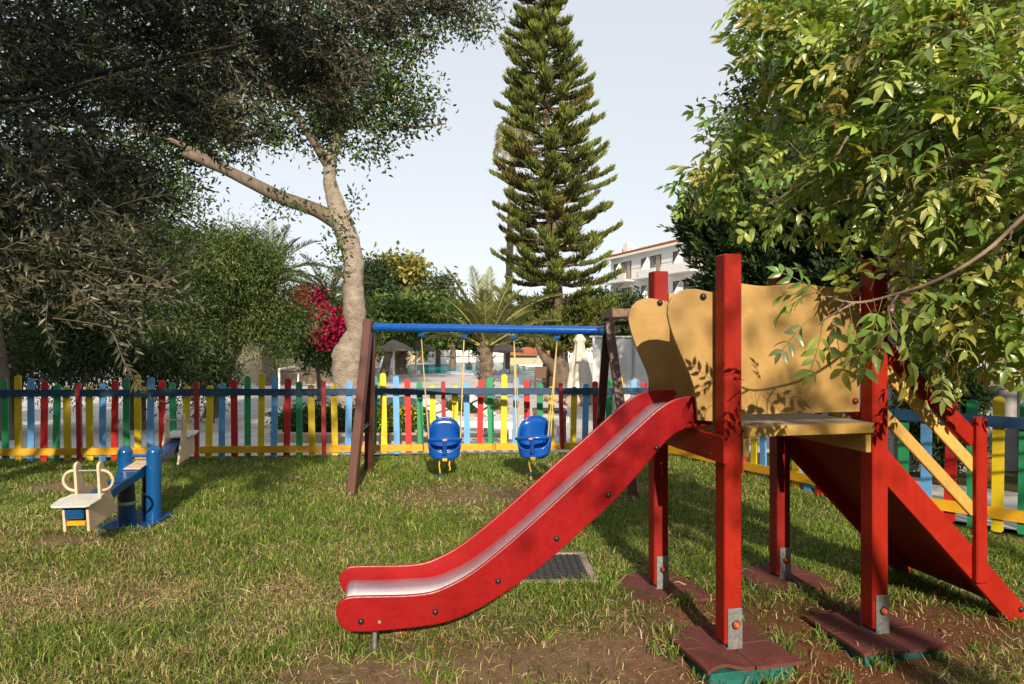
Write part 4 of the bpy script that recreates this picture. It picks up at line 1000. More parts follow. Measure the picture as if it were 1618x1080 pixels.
# translucent wind screen
m, t, b_ = nt('clear_plastic_sheet'); b_.inputs['Base Color'].default_value = (.62, .62, .60, 1); b_.inputs['Roughness'].default_value = .22
tr = t.nodes.new('ShaderNodeBsdfTransparent'); tr.inputs[0].default_value = (.92, .93, .93, 1); mx = t.nodes.new('ShaderNodeMixShader')
v = coords(t); t.links.new(ramp(t, noise(t, v, 1.4, 4, .6), [(.3, .40), (.7, .75)]), mx.inputs[0])
mx.inputs[0].default_value = .5; t.links.new(tr.outputs[0], mx.inputs[1]); t.links.new(b_.outputs[0], mx.inputs[2]); t.links.new(mx.outputs[0], t.nodes['Material Output'].inputs['Surface'])
bump(t, b_, noise(t, v, 2.5, 3, .5), .5, .05)
SHEET = m
sc0, sc1 = G(938, 650), G(1062, 646)
scn = thing('wind_screen', 'translucent plastic wind screen panels with pale frame beside the closed parasol', 'screen', tuple(sc0))
zt_ = P(938, 533, sc0.y).z; ns = 4
for i in range(ns + 1):
    p = sc0.lerp(sc1, i / ns); mb = MB(); mb.box((p.x, p.y, (zt_ + p.z) / 2), (.07, .07, zt_ - p.z), None, .005); obj('upright', mb, GALV if i else WHITE, scn, True)
    if i < ns:
        q = sc0.lerp(sc1, (i + 1) / ns); mb = MB(); mb.bar((p.x + .04, p.y, (zt_ + p.z) / 2), (q.x - .04, q.y, (zt_ + q.z) / 2), .006, zt_ - p.z - .06); obj('plastic_sheet', mb, SHEET, scn, True)
mb = MB(); mb.bar((sc0.x - .12, sc0.y, zt_ + .03), (sc1.x, sc1.y, zt_ + .03), .10, .05); obj('top_rail', mb, WHITE, scn, True)
# timber pergola bar behind the screen
gb = Vector((5.0, 24, terr(24))); bar_ = thing('timber_pavilion', 'dark timber pavilion roof rising behind the plastic wind screen', 'pavilion', tuple(gb))
q0, q1 = P(958, 497, 24), P(1100, 492, 24)
mb = MB(); mb.bar(q0, q1, 3.0, .26); obj('roof_slab', mb, rough_mat('brown_shingles', (.16, .10, .07), (.24, .16, .11), 6, .9, .5, .03), bar_, True)
for i in range(4):
    p = q0.lerp(q1, i / 3); mb = MB(); mb.bar((p.x, p.y, gb.z), (p.x, p.y, p.z - .1), .16, .16); obj('column', mb, DARKW, bar_, True)
mb = MB(); mb.bar(q0 + Vector((0, .1, -.32)), q1 + Vector((0, .1, -.32)), .1, .14); obj('beam', mb, DARKW, bar_, True)
mb = MB(); mb.box(((q0.x + q1.x) / 2, 25.6, .3), (q1.x - q0.x, .1, 2.0)); obj('back_wall', mb, DARKW, bar_, True)
# pool bar with low tiled roof
g = G(832, 577.5); pb = thing('pool_bar', 'low pool bar under a wide terracotta tiled roof across the water', 'pavilion', tuple(g)); w0, w1 = P(797, 565, g.y), P(880, 565, g.y); e_ = P(830, 561, g.y).z; rg = P(830, 550, g.y).z
mb = MB(); y0, y1 = g.y - .5, g.y + 6
mb.add([(w0.x, y0, e_), (w1.x, y0, e_), (w1.x + .2, y1, e_), (w0.x - .2, y1, e_), ((w0.x * .6 + w1.x * .4), g.y + 2.5, rg), ((w0.x * .3 + w1.x * .7), g.y + 2.5, rg)], [(0, 1, 5, 4), (1, 2, 5), (2, 3, 4, 5), (3, 0, 4), (3, 2, 1, 0)]); rf = obj('roof', mb, TERRA, pb, True)
n = 30
for i in range(n):
    f = (i + .5) / n; x0_ = w0.x + (w1.x - w0.x) * f; xr_ = (w0.x * .6 + w1.x * .4) + ((w1.x - w0.x) * .3) * f
    mb = MB(); mb.tube([(x0_, y0 - .05, e_ + .02), (xr_, g.y + 2.5, rg + .04)], .07, 5); obj('roof_tile_row', mb, TERRA, rf, True)
mb = MB(); mb.box(((w0.x + w1.x) / 2, y0 + 3.2, (e_ + g.z) / 2 - .05), (w1.x - w0.x - 1.2, 3.6, e_ - g.z)); obj('bar_wall', mb, DARKW, pb, True)
mb = MB(); mb.box(((w0.x + w1.x) / 2, y0 + .6, g.z + .5), (w1.x - w0.x - 1.0, .4, 1.0)); obj('counter', mb, SAND, pb, True)
# white retaining wall across the pool
a, b = G(676, 572.0), G(800, 571.6); fw = thing('pool_wall', 'low white stepped wall along the far side of the pool', 'wall', tuple(a))
for i, (z0, z1, dy) in enumerate(((0, .55, 0), (.6, 1.25, 1.0))):
    mb = MB(); mb.bar((a.x, a.y + dy, a.z + (z0 + z1) / 2), (b.x, b.y + dy, b.z + (z0 + z1) / 2), .5, z1 - z0, bev=.02); obj('wall_tier', mb, PLASTER, fw, True)
a, b = G(598, 574), G(668, 573); mb = MB(); mb.bar((a.x, a.y, a.z + .55), (b.x, b.y, b.z + .55), .4, 1.3, bev=.02)
ow = tag(obj('boundary_wall', mb, SAND), 'low sand-coloured wall behind the folded loungers at the pool', 'wall')
a, b = G(846, 573), G(960, 573); mb = MB(); mb.bar((a.x, a.y + 4, a.z + 2), (b.x, b.y + 4, b.z + 2), .4, 4, bev=.02)
tag(obj('annex_wall', mb, PLASTER), 'white building wall glimpsed behind the conifer trunk and bar', 'wall')

# loungers and chairs
def lounger(px, py, rz, label, back=.6, sc=1.0):
    g = G(px, py); root = thing('sun_lounger', label, 'sun lounger', tuple(g), rz, 'white plastic sun loungers')
    mb = MB(); n = 10
    vs_, fs_ = [], []
    prof = [(-.95, .30), (-.5, .33), (0, .31), (.35, .33), (.85, .33 + back)]
    for i in range(len(prof) - 1):
        (x0_, z0_), (x1_, z1_) = prof[i], prof[i + 1]
        for q in range(3):
            f0, f1 = q / 3 + .03, (q + 1) / 3 - .03
            mb.bar(Vector((x0_ + (x1_ - x0_) * f0, 0, z0_ + (z1_ - z0_) * f0)) * sc, Vector((x0_ + (x1_ - x0_) * f1, 0, z0_ + (z1_ - z0_) * f1)) * sc, .62 * sc, .03 * sc)
    obj('slatted_bed', mb, WHITE, root)
    for yy in (-.3, .3):
        mb = MB(); mb.bar(Vector((-.95, yy, .27)) * sc, Vector((.5, yy, .29)) * sc, .05 * sc, .09 * sc); obj('side_rail', mb, WHITE, root)
        for xx in (-.75, .45):
            mb = MB(); mb.bar(Vector((xx, yy, 0)) * sc, Vector((xx, yy, .29)) * sc, .07 * sc, .05 * sc, (1, 0, 0)); obj('leg', mb, WHITE, root)
lounger(745, 693, 2.9, 'white plastic sun lounger on the paving behind the left swing', .32)
lounger(812, 688, 3.0, 'white plastic sun lounger on the paving between the two swings', .40)
for i, px in enumerate((601, 613, 609, 622)):
    lounger(px, 586 + i * .7, 1.2, 'white lounger, %s of those stood by the sand wall' % ('first', 'second', 'third', 'fourth')[i], .9)
lounger(836, 582, .3, 'white lounger at the far pool edge in front of the tiled bar', .7)
lounger(845, 584, .3, 'white lounger nearest the conifer at the far pool edge', .6)
g = G(850, 618); ch_ = thing('chair', 'brown slatted chair beside the conifer trunk near the pool', 'chair', tuple(g), -.5)
BRW = paint('brown_sling', (.16, .085, .045), .6, (1, 1, 1), .2, (.05, .03, .02), .1)
mb = MB(); mb.box((0, 0, .44), (.55, .5, .04), None, .01); obj('seat', mb, BRW, ch_)
mb = MB(); mb.box((0, .24, .80), (.55, .04, .50), Matrix.Rotation(-.15, 3, 'X'), .01); obj('backrest', mb, BRW, ch_)
for xx in (-.25, .25):
    for yy in (-.22, .22): mb = MB(); mb.tube([(xx, yy, 0), (xx, yy * .95, .44)], .018, 6); obj('leg', mb, BLACK, ch_)
    mb = MB(); mb.tube([(xx, .22, .42), (xx, .25, .62)], .018, 6); obj('back_support', mb, BLACK, ch_)
# little tables behind the right swing
g = G(868, 703); tb_ = thing('side_table', 'brown side table behind the fence right of the right swing', 'table', tuple(g))
mb = MB(); mb.box((0, 0, .52), (.5, .5, .04), None, .005); obj('table_top', mb, BRW, tb_)
for xx in (-.2, .2):
    for yy in (-.2, .2): mb = MB(); mb.box((xx, yy, .25), (.07, .07, .5), None, .005); obj('leg', mb, BRW, tb_)
# rockery by the conifer
for i in range(7):
    g = G(872 + i * 14 + random.uniform(-4, 4), 628 + random.uniform(-4, 14)); bm = bmesh.new(); bmesh.ops.create_icosphere(bm, subdivisions=2, radius=1)
    s_ = Vector((random.uniform(.3, .5), random.uniform(.25, .4), random.uniform(.2, .34)))
    for v_ in bm.verts: v_.co = Vector((v_.co.x * s_.x, v_.co.y * s_.y, v_.co.z * s_.z)) * random.uniform(.84, 1.08)
    me = bpy.data.meshes.new('rock'); bm.to_mesh(me); bm.free(); me.materials.append(SANDST); o = bpy.data.objects.new('rock', me); COL.objects.link(o); o.location = g + Vector((0, 0, s_.z * .5)); o.rotation_euler = (0, 0, random.random() * 6)
    tag(o, '%s rounded sandstone boulder from the left in the rockery at the conifer trunk' % ('first', 'second', 'third', 'fourth', 'fifth', 'sixth', 'seventh')[i], 'rock', 'rockery boulders')
# ------------------------------------------------------------------ vegetation
BARK = rough_mat('grey_brown_bark', (.12, .09, .065), (.21, .165, .125), 7, .95, .9, .03, (1, 1, .35))
FICUSB = rough_mat('pale_ficus_bark', (.24, .19, .145), (.46, .39, .315), 2.6, .9, 1.0, .07, (1, 1, 1.4), c3=(.19, .145, .105))
PALMB = rough_mat('palm_bark', (.14, .10, .07), (.31, .245, .18), 5, .95, 1.0, .05, (1, 1, 2.2), c3=(.30, .24, .17))
PINEB = rough_mat('flaking_conifer_bark', (.085, .062, .045), (.21, .155, .105), 6, .95, 1.0, .04, (1, 1, .5), c3=(.32, .25, .17))
TWIG = rough_mat('twig_bark', (.20, .13, .095), (.34, .24, .185), 12, .85, .5, .004)
LEAF = leafmat('broad_leaf', .42, .34, .45)
LEAFD = leafmat('glossy_dark_leaf', .32, .22, .5)
NEEDLE = leafmat('conifer_foliage', .6, .25, .25)
OLIVEL = leafmat('olive_leaf', .40, .15, .42, (1.0, 1.0, .7))
PETAL = leafmat('bract', .6, .4, .2, (1.1, .6, .9))

def crown(blobs, nclump, nleaf, sig, L, W, cols, r, up=.25, droop=.0, full=False, shell=.55, colw=None, flat=.8, jit=.18):
    """leaf arrays for clumped foliage inside ellipsoid blobs (centre, radii, weight)"""
    wts = np.array([b[2] if len(b) > 2 else b[1][0] * b[1][2] for b in blobs], float); wts /= wts.sum()
    bi = r.choice(len(blobs), nclump, p=wts)
    C = np.array([list(b[0]) for b in blobs]); R = np.array([list(b[1]) for b in blobs])
    d = rdir(nclump, r); rad = r.random(nclump) ** (1 / 3.0); rad = rad * (1 - shell) + shell * (.55 + .45 * r.random(nclump)) 
    cc = C[bi] + d * R[bi] * rad[:, None]
    out = unit(d * R[bi])
    k = nclump * nleaf; ci = np.repeat(np.arange(nclump), nleaf)
    cs = sig * r.uniform(.6, 1.4, nclump)
    p = cc[ci] + r.normal(size=(k, 3)) * cs[ci][:, None] * np.array([1, 1, flat])
    D = unit(out[ci] * .6 + rdir(k, r) * .9 + np.array([0, 0, up]) - np.array([0, 0, droop]))
    N = unit(np.array([0, 0, 1.]) * .6 + rdir(k, r) * .8 + out[ci] * .3)
    base = palette(nclump, cols, r, .12, colw)
    col = np.clip(base[ci] * (1 + jit * r.normal(size=(k, 1))), .003, 1)
    return leaf_arrays(p, D, N, r.uniform(.75, 1.25, k) * L, r.uniform(.75, 1.25, k) * W, col, full)

def blob(px, py, Y, rx, ry, rd=None):
    """ellipsoid from pixel centre, pixel radii and depth"""
    s = Y / FPX; return (P(px, py, Y), (rx * s, (rd if rd else (rx + ry) / 2 * s), ry * s))

def branchy(root, trunk_pts, rads, limbs, mat, name='trunk', seg=12, wob=.05, n=18):
    mb = MB(); mb.tube(smooth_path(trunk_pts, n), lerp_list(rads, n), seg, True, wob); tr_ = obj(name, mb, mat, root, True, smooth=70)
    for pts, r0, r1 in limbs:
        mb = MB(); m_ = max(5, 4 * len(pts)); mb.tube(smooth_path(pts, m_), lerp_list([r0, r1], m_), 8, True, wob); obj('limb', mb, mat, tr_, True, smooth=70)
    return tr_
def add_crown(root, arrs, mat, name='crown'):
    V_, T_, C_ = merge(arrs); o = link(name, arr_mesh(name, V_, T_, C_, mat), root, True); o['kind'] = 'stuff'; return o
def rand_limbs(base, blobs, k, r0, r1, r):
    out = []
    for _ in range(k):
        b = blobs[r.integers(len(blobs))]; e = Vector(b[0]) + Vector([float(x) for x in rdir(1, r)[0]]) * min(b[1]) * .5
        m_ = Vector(base).lerp(e, .5) + Vector((0, 0, .15 * (e - Vector(base)).length * float(r.random()))); out.append(([base, m_, e], r0, r1))
    return out

R = np.random.default_rng(101)
# ---- ficus with the pale trunk
YF = 19.0; s = YF / FPX
base = P(555, 668, YF); base.z = terr(YF) - .05
fic = thing('ficus_tree', 'tall ficus with a pale twisting trunk rising behind the left swing leg', 'tree', (base.x, base.y, terr(YF)))
FT = ((556, 676, 26), (553, 640, 23), (548, 600, 21), (549, 565, 25), (555, 545, 20), (562, 522, 14.5), (560, 486, 17.5), (558, 451, 15.5), (559, 416, 15.5), (551, 381, 17), (542, 356, 17), (533, 328, 14), (525, 303, 12), (521, 282, 10), (523, 250, 10), (532, 215, 8), (545, 160, 5))
tp = [P(x, y, YF) for x, y, _ in FT]; tr = [w_ * s for _, _, w_ in FT]
mb = MB(); n = 81; pts = smooth_path(tp, n); rad = lerp_list(tr, n)
mb.tube(pts, [q * (1 + .07 * math.sin(i * 1.7) * math.sin(i * .6)) for i, q in enumerate(rad)], 20, True, .035); ftr = obj('trunk', mb, FICUSB, fic, True, smooth=80)
for px, py, rr in ((541, 553, 9), (552, 424, 8), (547, 385, 10)):
    c_ = P(px, py, YF - 15 * s); mb = MB(); mb.lathe([(rr * 1.3 * s, -.12), (rr * s, .03), (rr * .75 * s, .06), (rr * .6 * s, .0), (.02, -.04)], c_, 12, (-.4, -1, 0)); obj('burl', mb, FICUSB, ftr, True, smooth=80)
lim = [([P(533, 352, YF), P(500, 332, YF - .1), P(450, 314, YF - .3), P(400, 290, YF - .5), P(350, 265, YF - .7), P(290, 240, YF - 1)], 12 * s, 7.5 * s),
       ([P(350, 265, YF - .7), P(280, 225, YF - 1), P(200, 200, YF - 1.3)], 6 * s, 2 * s), ([P(524, 270, YF), P(480, 200, YF - .4), P(420, 130, YF - .6)], 8 * s, 3 * s), ([P(530, 215, YF), P(600, 150, YF), P(680, 60, YF)], 7 * s, 2 * s), ([P(545, 180, YF), P(640, 200, YF), P(705, 195, YF)], 4 * s, 1 * s)]
for pts, r0, r1 in lim:
    mb = MB(); m_ = 16; mb.tube(smooth_path(pts, m_), lerp_list([r0, r1], m_), 10, True, .06); obj('limb', mb, BARK, ftr, True, smooth=70)  # limbs get darker bark than the trunk: shade put into the colour
fb = [blob(*a) for a in ((560, 215, YF, 60, 50), (545, 160, YF, 85, 55), (470, 170, YF, 90, 60), (620, 180, YF, 60, 32), (675, 195, YF, 38, 12), (645, 150, YF, 45, 30), (600, 100, YF, 80, 60), (520, 80, YF, 100, 70),
      (400, 205, YF, 70, 42), (340, 225, YF, 60, 35), (300, 200, YF, 80, 60), (240, 270, YF, 80, 60), (290, 320, YF - 1, 45, 32), (200, 330, YF - 1, 90, 60), (120, 300, YF - 1, 90, 90), (650, 35, YF, 60, 40), (720, 18, YF, 60, 22), (745, 38, YF, 30, 20), (400, 60, YF, 140, 80), (250, 100, YF, 140, 90), (100, 150, YF, 120, 120), (60, 40, YF, 160, 100), (560, -60, YF, 200, 80), (300, -80, YF, 250, 100), (225, 390, YF - 1, 70, 30))]
cols = [(.040, .082, .018), (.058, .11, .022), (.028, .060, .015), (.11, .155, .032)]
add_crown(fic, [crown(fb, 2600, 22, .26, .155, .075, cols, R, .15, .1, shell=.5), crown([blob(*a) for a in ((520, 255, YF - .3, 12, 20), (540, 345, YF - .5, 18, 22), (530, 400, YF - .3, 14, 40), (448, 325, YF - .5, 45, 22), (560, 320, YF, 15, 15))], 60, 8, .14, .15, .07, cols, R)], LEAFD)

# ---- pepper trees / dark hedge trees on the left
def bush(name, label, blobs, cols, nc, nl, sig, L, W, mat, base, r, trunk=.12, cat='tree', up=.1, droop=.3, group=None, limbs=6, bark=BARK, shell=.6, flat=.8):
    b = Vector(base); root = thing(name, label, cat, tuple(b), 0, group)
    sub = []
    for (cc_, rr_) in blobs:
        for _ in range(7):
            d = rdir(1, r)[0]; f_ = float(r.uniform(.18, .42)); sub.append((Vector(cc_) + Vector((d[0] * rr_[0], d[1] * rr_[1], d[2] * rr_[2])) * float(r.uniform(.75, 1.12)), tuple(x * f_ for x in rr_)))
    core = [(c_, tuple(x * .86 for x in r_), 1.0 * r_[0] * r_[2]) for c_, r_ in blobs]
    blobs = list(blobs); cblobs = core + [(c_, r_, 2.2 * r_[0] * r_[2]) for c_, r_ in sub]
    c0 = Vector(blobs[0][0]); branchy(root, [b + Vector((0, 0, -.05)), b.lerp(c0, .35) + Vector((.05, 0, 0)), b.lerp(c0, .8)], [trunk, trunk * .75, trunk * .5], rand_limbs(b.lerp(c0, .45), blobs, limbs, trunk * .5, trunk * .12, r), bark)
    add_crown(root, [crown(cblobs, nc, nl, sig, L, W, cols, r, up, droop, shell=shell, flat=flat, jit=.28)], mat); return root
def on(px, Y): return (P(px, 540, Y).x, Y, terr(Y))
hc = [(.042, .075, .018), (.060, .095, .022), (.032, .056, .016), (.080, .115, .028)]
hb = [(.060, .105, .022), (.095, .15, .032), (.042, .075, .020), (.16, .19, .045)]
bush('pepper_tree', 'broad feathery green tree overhanging the sand-coloured walls on the left', [blob(390, 480, 18, 90, 72), blob(350, 430, 17, 75, 50), blob(430, 515, 18, 45, 40), blob(300, 500, 17, 70, 70), blob(390, 415, 17.5, 50, 25)], hb, 900, 62, .30, .115, .028, LEAF, on(330, 17.5), R, .2, up=-.1, droop=.5)
bush('pepper_tree', 'dense dark tree behind the fence below the olive twigs', [blob(210, 470, 13.5, 110, 90), blob(280, 560, 13, 70, 60), blob(160, 560, 13, 90, 60), blob(230, 390, 14, 70, 40)], hc, 760, 56, .27, .10, .027, LEAF, on(215, 13.4), R, .18, up=-.1, droop=.5)
bush('pepper_tree', 'dark tree at the left frame edge behind the fence', [blob(60, 450, 12.5, 110, 120), blob(40, 560, 12, 110, 60), blob(130, 400, 13, 60, 50), blob(-60, 420, 12.5, 90, 140)], hc, 760, 56, .26, .10, .027, LEAF, on(0, 12.4), R, .17, up=-.1, droop=.5)
bush('oleander', 'upright narrow-leaved shrub beside the sand wall at the fence', [blob(320, 575, 15.5, 35, 42), blob(350, 590, 15.5, 25, 35)], hc, 260, 22, .14, .17, .028, LEAF, on(335, 15.4), R, .06, 'shrub', up=.4, droop=0)
bush('leaning_tree', 'dark shrub with a furrowed trunk cut by the left frame edge', [blob(-40, 300, 11, 60, 60)], hc, 120, 20, .2, .12, .04, LEAF, on(2, 11.0), R, .20, limbs=0)
bush('citrus_tree', 'sunlit lime-green tree crown behind the pepper trees', [blob(330, 395, 24, 50, 28), blob(270, 405, 24, 60, 30)], [(.13, .17, .035), (.17, .20, .045), (.09, .13, .03)], 420, 22, .3, .2, .08, LEAF, on(300, 24), R, .15)
# ---- bougainvillea
bo = bush('bougainvillea', 'magenta flowering bougainvillea left of the ficus trunk', [blob(495, 530, 24, 45, 50), blob(540, 530, 24.5, 30, 45), blob(510, 500, 24, 30, 30), blob(575, 520, 25, 25, 35)], [(.06, .11, .02), (.085, .14, .03), (.045, .08, .02)], 650, 18, .24, .17, .09, LEAF, on(505, 24), R, .1, 'shrub')
add_crown(bo, [crown([blob(475 + 9 * math.sin(k_ * 2.1) + 4.2 * k_ * .9, 462 + 5.2 * k_ + 14 * math.sin(k_ * 1.3), 22.8 + .3 * math.sin(k_ * 5), 9 + 6 * ((k_ * 7) % 3), 7 + 5 * ((k_ * 5) % 3)) for k_ in range(15)], 190, 24, .15, .13, .11, [(.38, .010, .065), (.46, .02, .10), (.30, .008, .04)], R)], PETAL, 'flowers')
# ---- far trees above the pool
bush('cypress_tree', 'dark conifer tree right of the ficus trunk in the distance', [blob(592, 455, 58, 28, 48), blob(600, 490, 58, 30, 40)], [(.022, .042, .018), (.032, .056, .020)], 420, 16, .5, .45, .16, NEEDLE, on(592, 58), R, .3, up=.5, droop=0)
bush('plane_tree', 'yellow-green rounded tree against the sky above the crossbar', [blob(632, 440, 62, 36, 34), blob(625, 480, 62, 36, 30), blob(648, 465, 62, 24, 25)], [(.25, .23, .045), (.32, .27, .055), (.18, .18, .035)], 420, 16, .6, .5, .3, LEAF, on(632, 62), R, .3)
bush('olive_tree', 'grey-green loose tree right of the yellow-green one', [blob(690, 465, 60, 24, 26), blob(695, 490, 60, 22, 26)], [(.085, .11, .045), (.12, .14, .06), (.06, .08, .035)], 240, 14, .6, .45, .2, LEAF, on(692, 60), R, .25)
bush('pepper_tree', 'bright green spreading tree behind the left thatched parasols', [blob(622, 505, 41, 40, 24), blob(652, 498, 41, 42, 20), blob(600, 520, 42, 22, 22)], [(.075, .135, .022), (.11, .18, .03), (.05, .095, .02)], 620, 18, .5, .42, .16, LEAF, on(606, 42), R, .3)
bush('pepper_tree', 'bright green spreading tree behind the date palm trunk', [blob(715, 510, 54, 45, 24), blob(680, 525, 54, 30, 22), blob(755, 520, 54, 30, 22)], [(.07, .13, .022), (.10, .17, .03), (.05, .095, .02)], 700, 18, .5, .42, .16, LEAF, on(715, 54), R, .3)
bush('broadleaf_tree', 'dark broadleaf tree between the conifer and the hotel', [blob(985, 488, 36, 40, 26), blob(960, 505, 36, 30, 30), blob(1010, 510, 36, 30, 24)], [(.028, .055, .016), (.042, .075, .02)], 520, 18, .35, .3, .13, LEAF, on(985, 36), R, .25)
bush('garden_tree', 'low green tree behind the pool bar right of the palm', [blob(790, 515, 75, 50, 30), blob(850, 520, 75, 40, 30)], [(.05, .09, .02), (.075, .12, .025)], 420, 16, .7, .6, .25, LEAF, on(800, 76), R, .3)
for (px, Y, w_, h_, lab) in ((560, 84, 60, 40, 'far green tree behind the sand wall and loungers'), (480, 80, 70, 50, 'far green tree behind the bougainvillea'), (400, 70, 80, 50, 'far green tree behind the garden wall'), (1040, 90, 60, 40, 'far green tree at the foot of the hotel'), (680, 82, 60, 32, 'far green tree behind the pool wall'), (300, 60, 80, 60, 'far green tree hidden behind the left hedge'), (900, 84, 60, 36, 'far green tree behind the conifer trunk')):
    bush('garden_tree', lab, [blob(px, 525, Y, w_, h_), blob(px + w_ * .6, 535, Y, w_ * .6, h_ * .7)], hb, 330, 14, .8, .7, .3, LEAF, on(px, Y), R, .3)
# hedges by the pool
def hedge(label, a, b, h, w, cols, nc, L, W, flowers=None, name='hedge', sig=.1):
    root = thing(name, label, 'hedge', tuple((a + b) / 2)); bl = []; k = max(3, int((b - a).length / (w * 1.0)))
    for i in range(k): p = a.lerp(b, (i + .5) / k); bl.append((p + Vector((0, 0, h * .5)), ((b - a).length / k * .75, w * .5, h * .5)))
    add_crown(root, [crown(bl, nc, 16, sig, L, W, cols, R, .5, 0, shell=.5)], LEAF, 'foliage')
    mb = MB()
    for i in range(k): p = a.lerp(b, (i + .5) / k); mb.tube([p, p + Vector((.02, 0, h * .6))], .015 + .01 * h, 5)
    obj('stems', mb, BARK, root, True)
    if flowers: add_crown(root, [crown([(Vector(x[0]) + Vector((0, 0, h * .35)), (x[1][0], x[1][1], h * .2)) for x in bl], nc // 3, 10, sig, L * .7, L * .6, flowers, R, .5)], PETAL, 'flowers')
    return root
gcol = [(.055, .10, .018), (.085, .14, .028), (.040, .072, .016)]
a, b = G(690, 570.5), G(742, 570.3); a.z += 1.2; b.z += 1.2; hedge('yellow-flowering hedge on top of the white pool wall', a, b, 1.0, 1.0, gcol, 300, .3, .18, [(.5, .40, .03), (.6, .48, .05)], sig=.25)
hedge('low clipped hedge inside the stone-edged planter at the left swing leg', G(452, 690), G(590, 688), .42, 1.1, gcol, 800, .07, .035)
hedge('low clipped hedge right of the left swing leg behind the fence', G(597, 690), G(655, 692), .40, .9, gcol, 420, .07, .035, [(.55, .50, .03)])
hedge('grassy ground cover under the date palm', G(712, 655), G(785, 650), .30, .9, [(.06, .105, .02), (.09, .13, .03)], 330, .14, .02)
# shed bush
bush('cypress_bush', 'small bushy conifer in front of the grey shed', [blob(1475, 640, 6.9, 48, 95), blob(1470, 590, 6.9, 35, 50), blob(1490, 700, 6.9, 45, 60)], [(.028, .058, .016), (.045, .085, .022), (.02, .04, .012)], 700, 20, .06, .09, .02, NEEDLE, on(1478, 6.9)[:2] + (.0,), R, .04, 'shrub', up=.5, droop=0)

# ---- palms
def frond(root, base, az, el, L, droop, cols, r, nleaf=46, ll=.42, w=.03, name='frond', mat=None, tw=0.0):
    d0 = Vector((math.cos(az) * math.cos(el), math.sin(az) * math.cos(el), math.sin(el))); p = Vector(base); d = d0.copy(); n = 22; pts = [p.copy()]
    for i in range(n):
        d = (d + Vector((0, 0, -droop / n * (.4 + 1.4 * i / n)))).normalized(); p = p + d * L / n; pts.append(p.copy())
    side0 = Vector((-math.sin(az), math.cos(az), 0)); A = np.array([list(q) for q in pts])
    tt = np.linspace(.14, .99, nleaf); ix = tt * n; i0 = np.minimum(ix.astype(int), n - 1); fr = (ix - i0)[:, None]
    c = A[i0] * (1 - fr) + A[i0 + 1] * fr; tg = unit(A[i0 + 1] - A[i0]); up = unit(np.cross(np.array([list(side0)]), tg)) * -1
    up = np.where(up[:, 2:3] < 0, -up, up)
    arrs = []
    prof = np.sin(np.clip(tt * 1.02, 0, 1) * math.pi * .93 + .12) ** .7
    for sg in (-1, 1):
        D = tg * .75 + np.array([list(side0)]) * sg * .75 + up * .38 + rdir(nleaf, r) * .12
        col = palette(nleaf, cols, r, .15)
        arrs.append(leaf_arrays(c, D, up + np.array([list(side0)]) * -sg * .5, ll * prof * r.uniform(.85, 1.1, nleaf), w, col, False, .1, .35, .35))
    V_, T_, C_ = merge(arrs)
    o = link(name, arr_mesh(name, V_, T_, C_, mat or LEAF), root, True)
    mb = MB(); mb.tube(pts, lerp_list([.028 * L / 2.2, .02 * L / 2.2, .006], n + 1), 5); obj('rachis', mb, PALMF, o, True)
    return o
PALMF = rough_mat('palm_rachis', (.30, .27, .09), (.40, .34, .13), 6, .6, .2, .005)
def palm(name, label, px, Y, ytop, rpx, nf, L, cols, r, elr=(0, 1.2), ll=.42, w=.03, nleaf=46, wob=.12, dr=(.5, 1.1), stubs=24):
    b = Vector(on(px, Y)); t_ = P(px, ytop, Y); s_ = Y / FPX; H = t_.z - b.z
    root = thing(name, label, 'palm', tuple(b)); mb = MB(); n = 22
    mb.tube([b.lerp(t_, i / (n - 1)) for i in range(n)], [rpx * s_ * (1 + (.22 if i < 3 else 0) + .10 * (i % 2)) for i in range(n)], 14, True, wob); tk = obj('trunk', mb, PALMB, root, True)
    for i in range(stubs):
        f = .15 + .85 * i / stubs; a = i * 2.4; p = b.lerp(t_, f) + Vector((math.cos(a), math.sin(a), 0)) * rpx * s_ * .85
        mb = MB(); mb.bar(p, p + Vector((math.cos(a) * .10, math.sin(a) * .10, .16)) * (rpx * s_ / .14), .09 * rpx * s_ / .14, .03, (0, 0, 1)); obj('frond_stub', mb, PALMB, tk, True)
    for i in range(nf):
        a = i * 2.399 + r.random() * .3; e = elr[0] + (elr[1] - elr[0]) * (i + .5) / nf
        frond(root, t_ + Vector((math.cos(a) * .06, math.sin(a) * .06, -.1 + .2 * i / nf)), a, e, L * r.uniform(.85, 1.1), r.uniform(*dr), cols, r, nleaf, ll, w)
    return root
pc = [(.18, .21, .06), (.24, .25, .085), (.13, .165, .05), (.33, .29, .11)]
dp = palm('date_palm', 'small date palm with arching pale fronds behind the crossbar', 768, 21.0, 545, 9.5, 22, 2.25, pc, R, (.35, 1.35), .48, .034, 48, .12, (.35, .95), 30)
frond(dp, P(768, 535, 21), math.radians(172), math.radians(64), 2.6, .35, pc, R, 50, .42, .034)
frond(dp, P(770, 535, 21), math.radians(-8), math.radians(46), 2.9, .85, pc, R, 54, .46, .036)
frond(dp, P(770, 535, 21), math.radians(80), math.radians(80), 2.3, .2, pc, R, 50, .42, .034)
palm('canary_palm', 'grey-green palm with feathery fronds above the pepper tree', 425, 33, 440, 10, 20, 3.1, [(.12, .155, .085), (.16, .19, .10), (.19, .20, .07)], R, (.1, 1.3), .65, .05, 40, .1, (.7, 1.3), 8)
palm('canary_palm', 'palm with drooping grey fronds left of the ficus trunk', 520, 36, 470, 10, 22, 2.9, [(.11, .13, .06), (.14, .16, .08), (.20, .18, .07)], R, (-.3, 1.2), .65, .05, 38, .1, (.9, 1.5), 8)
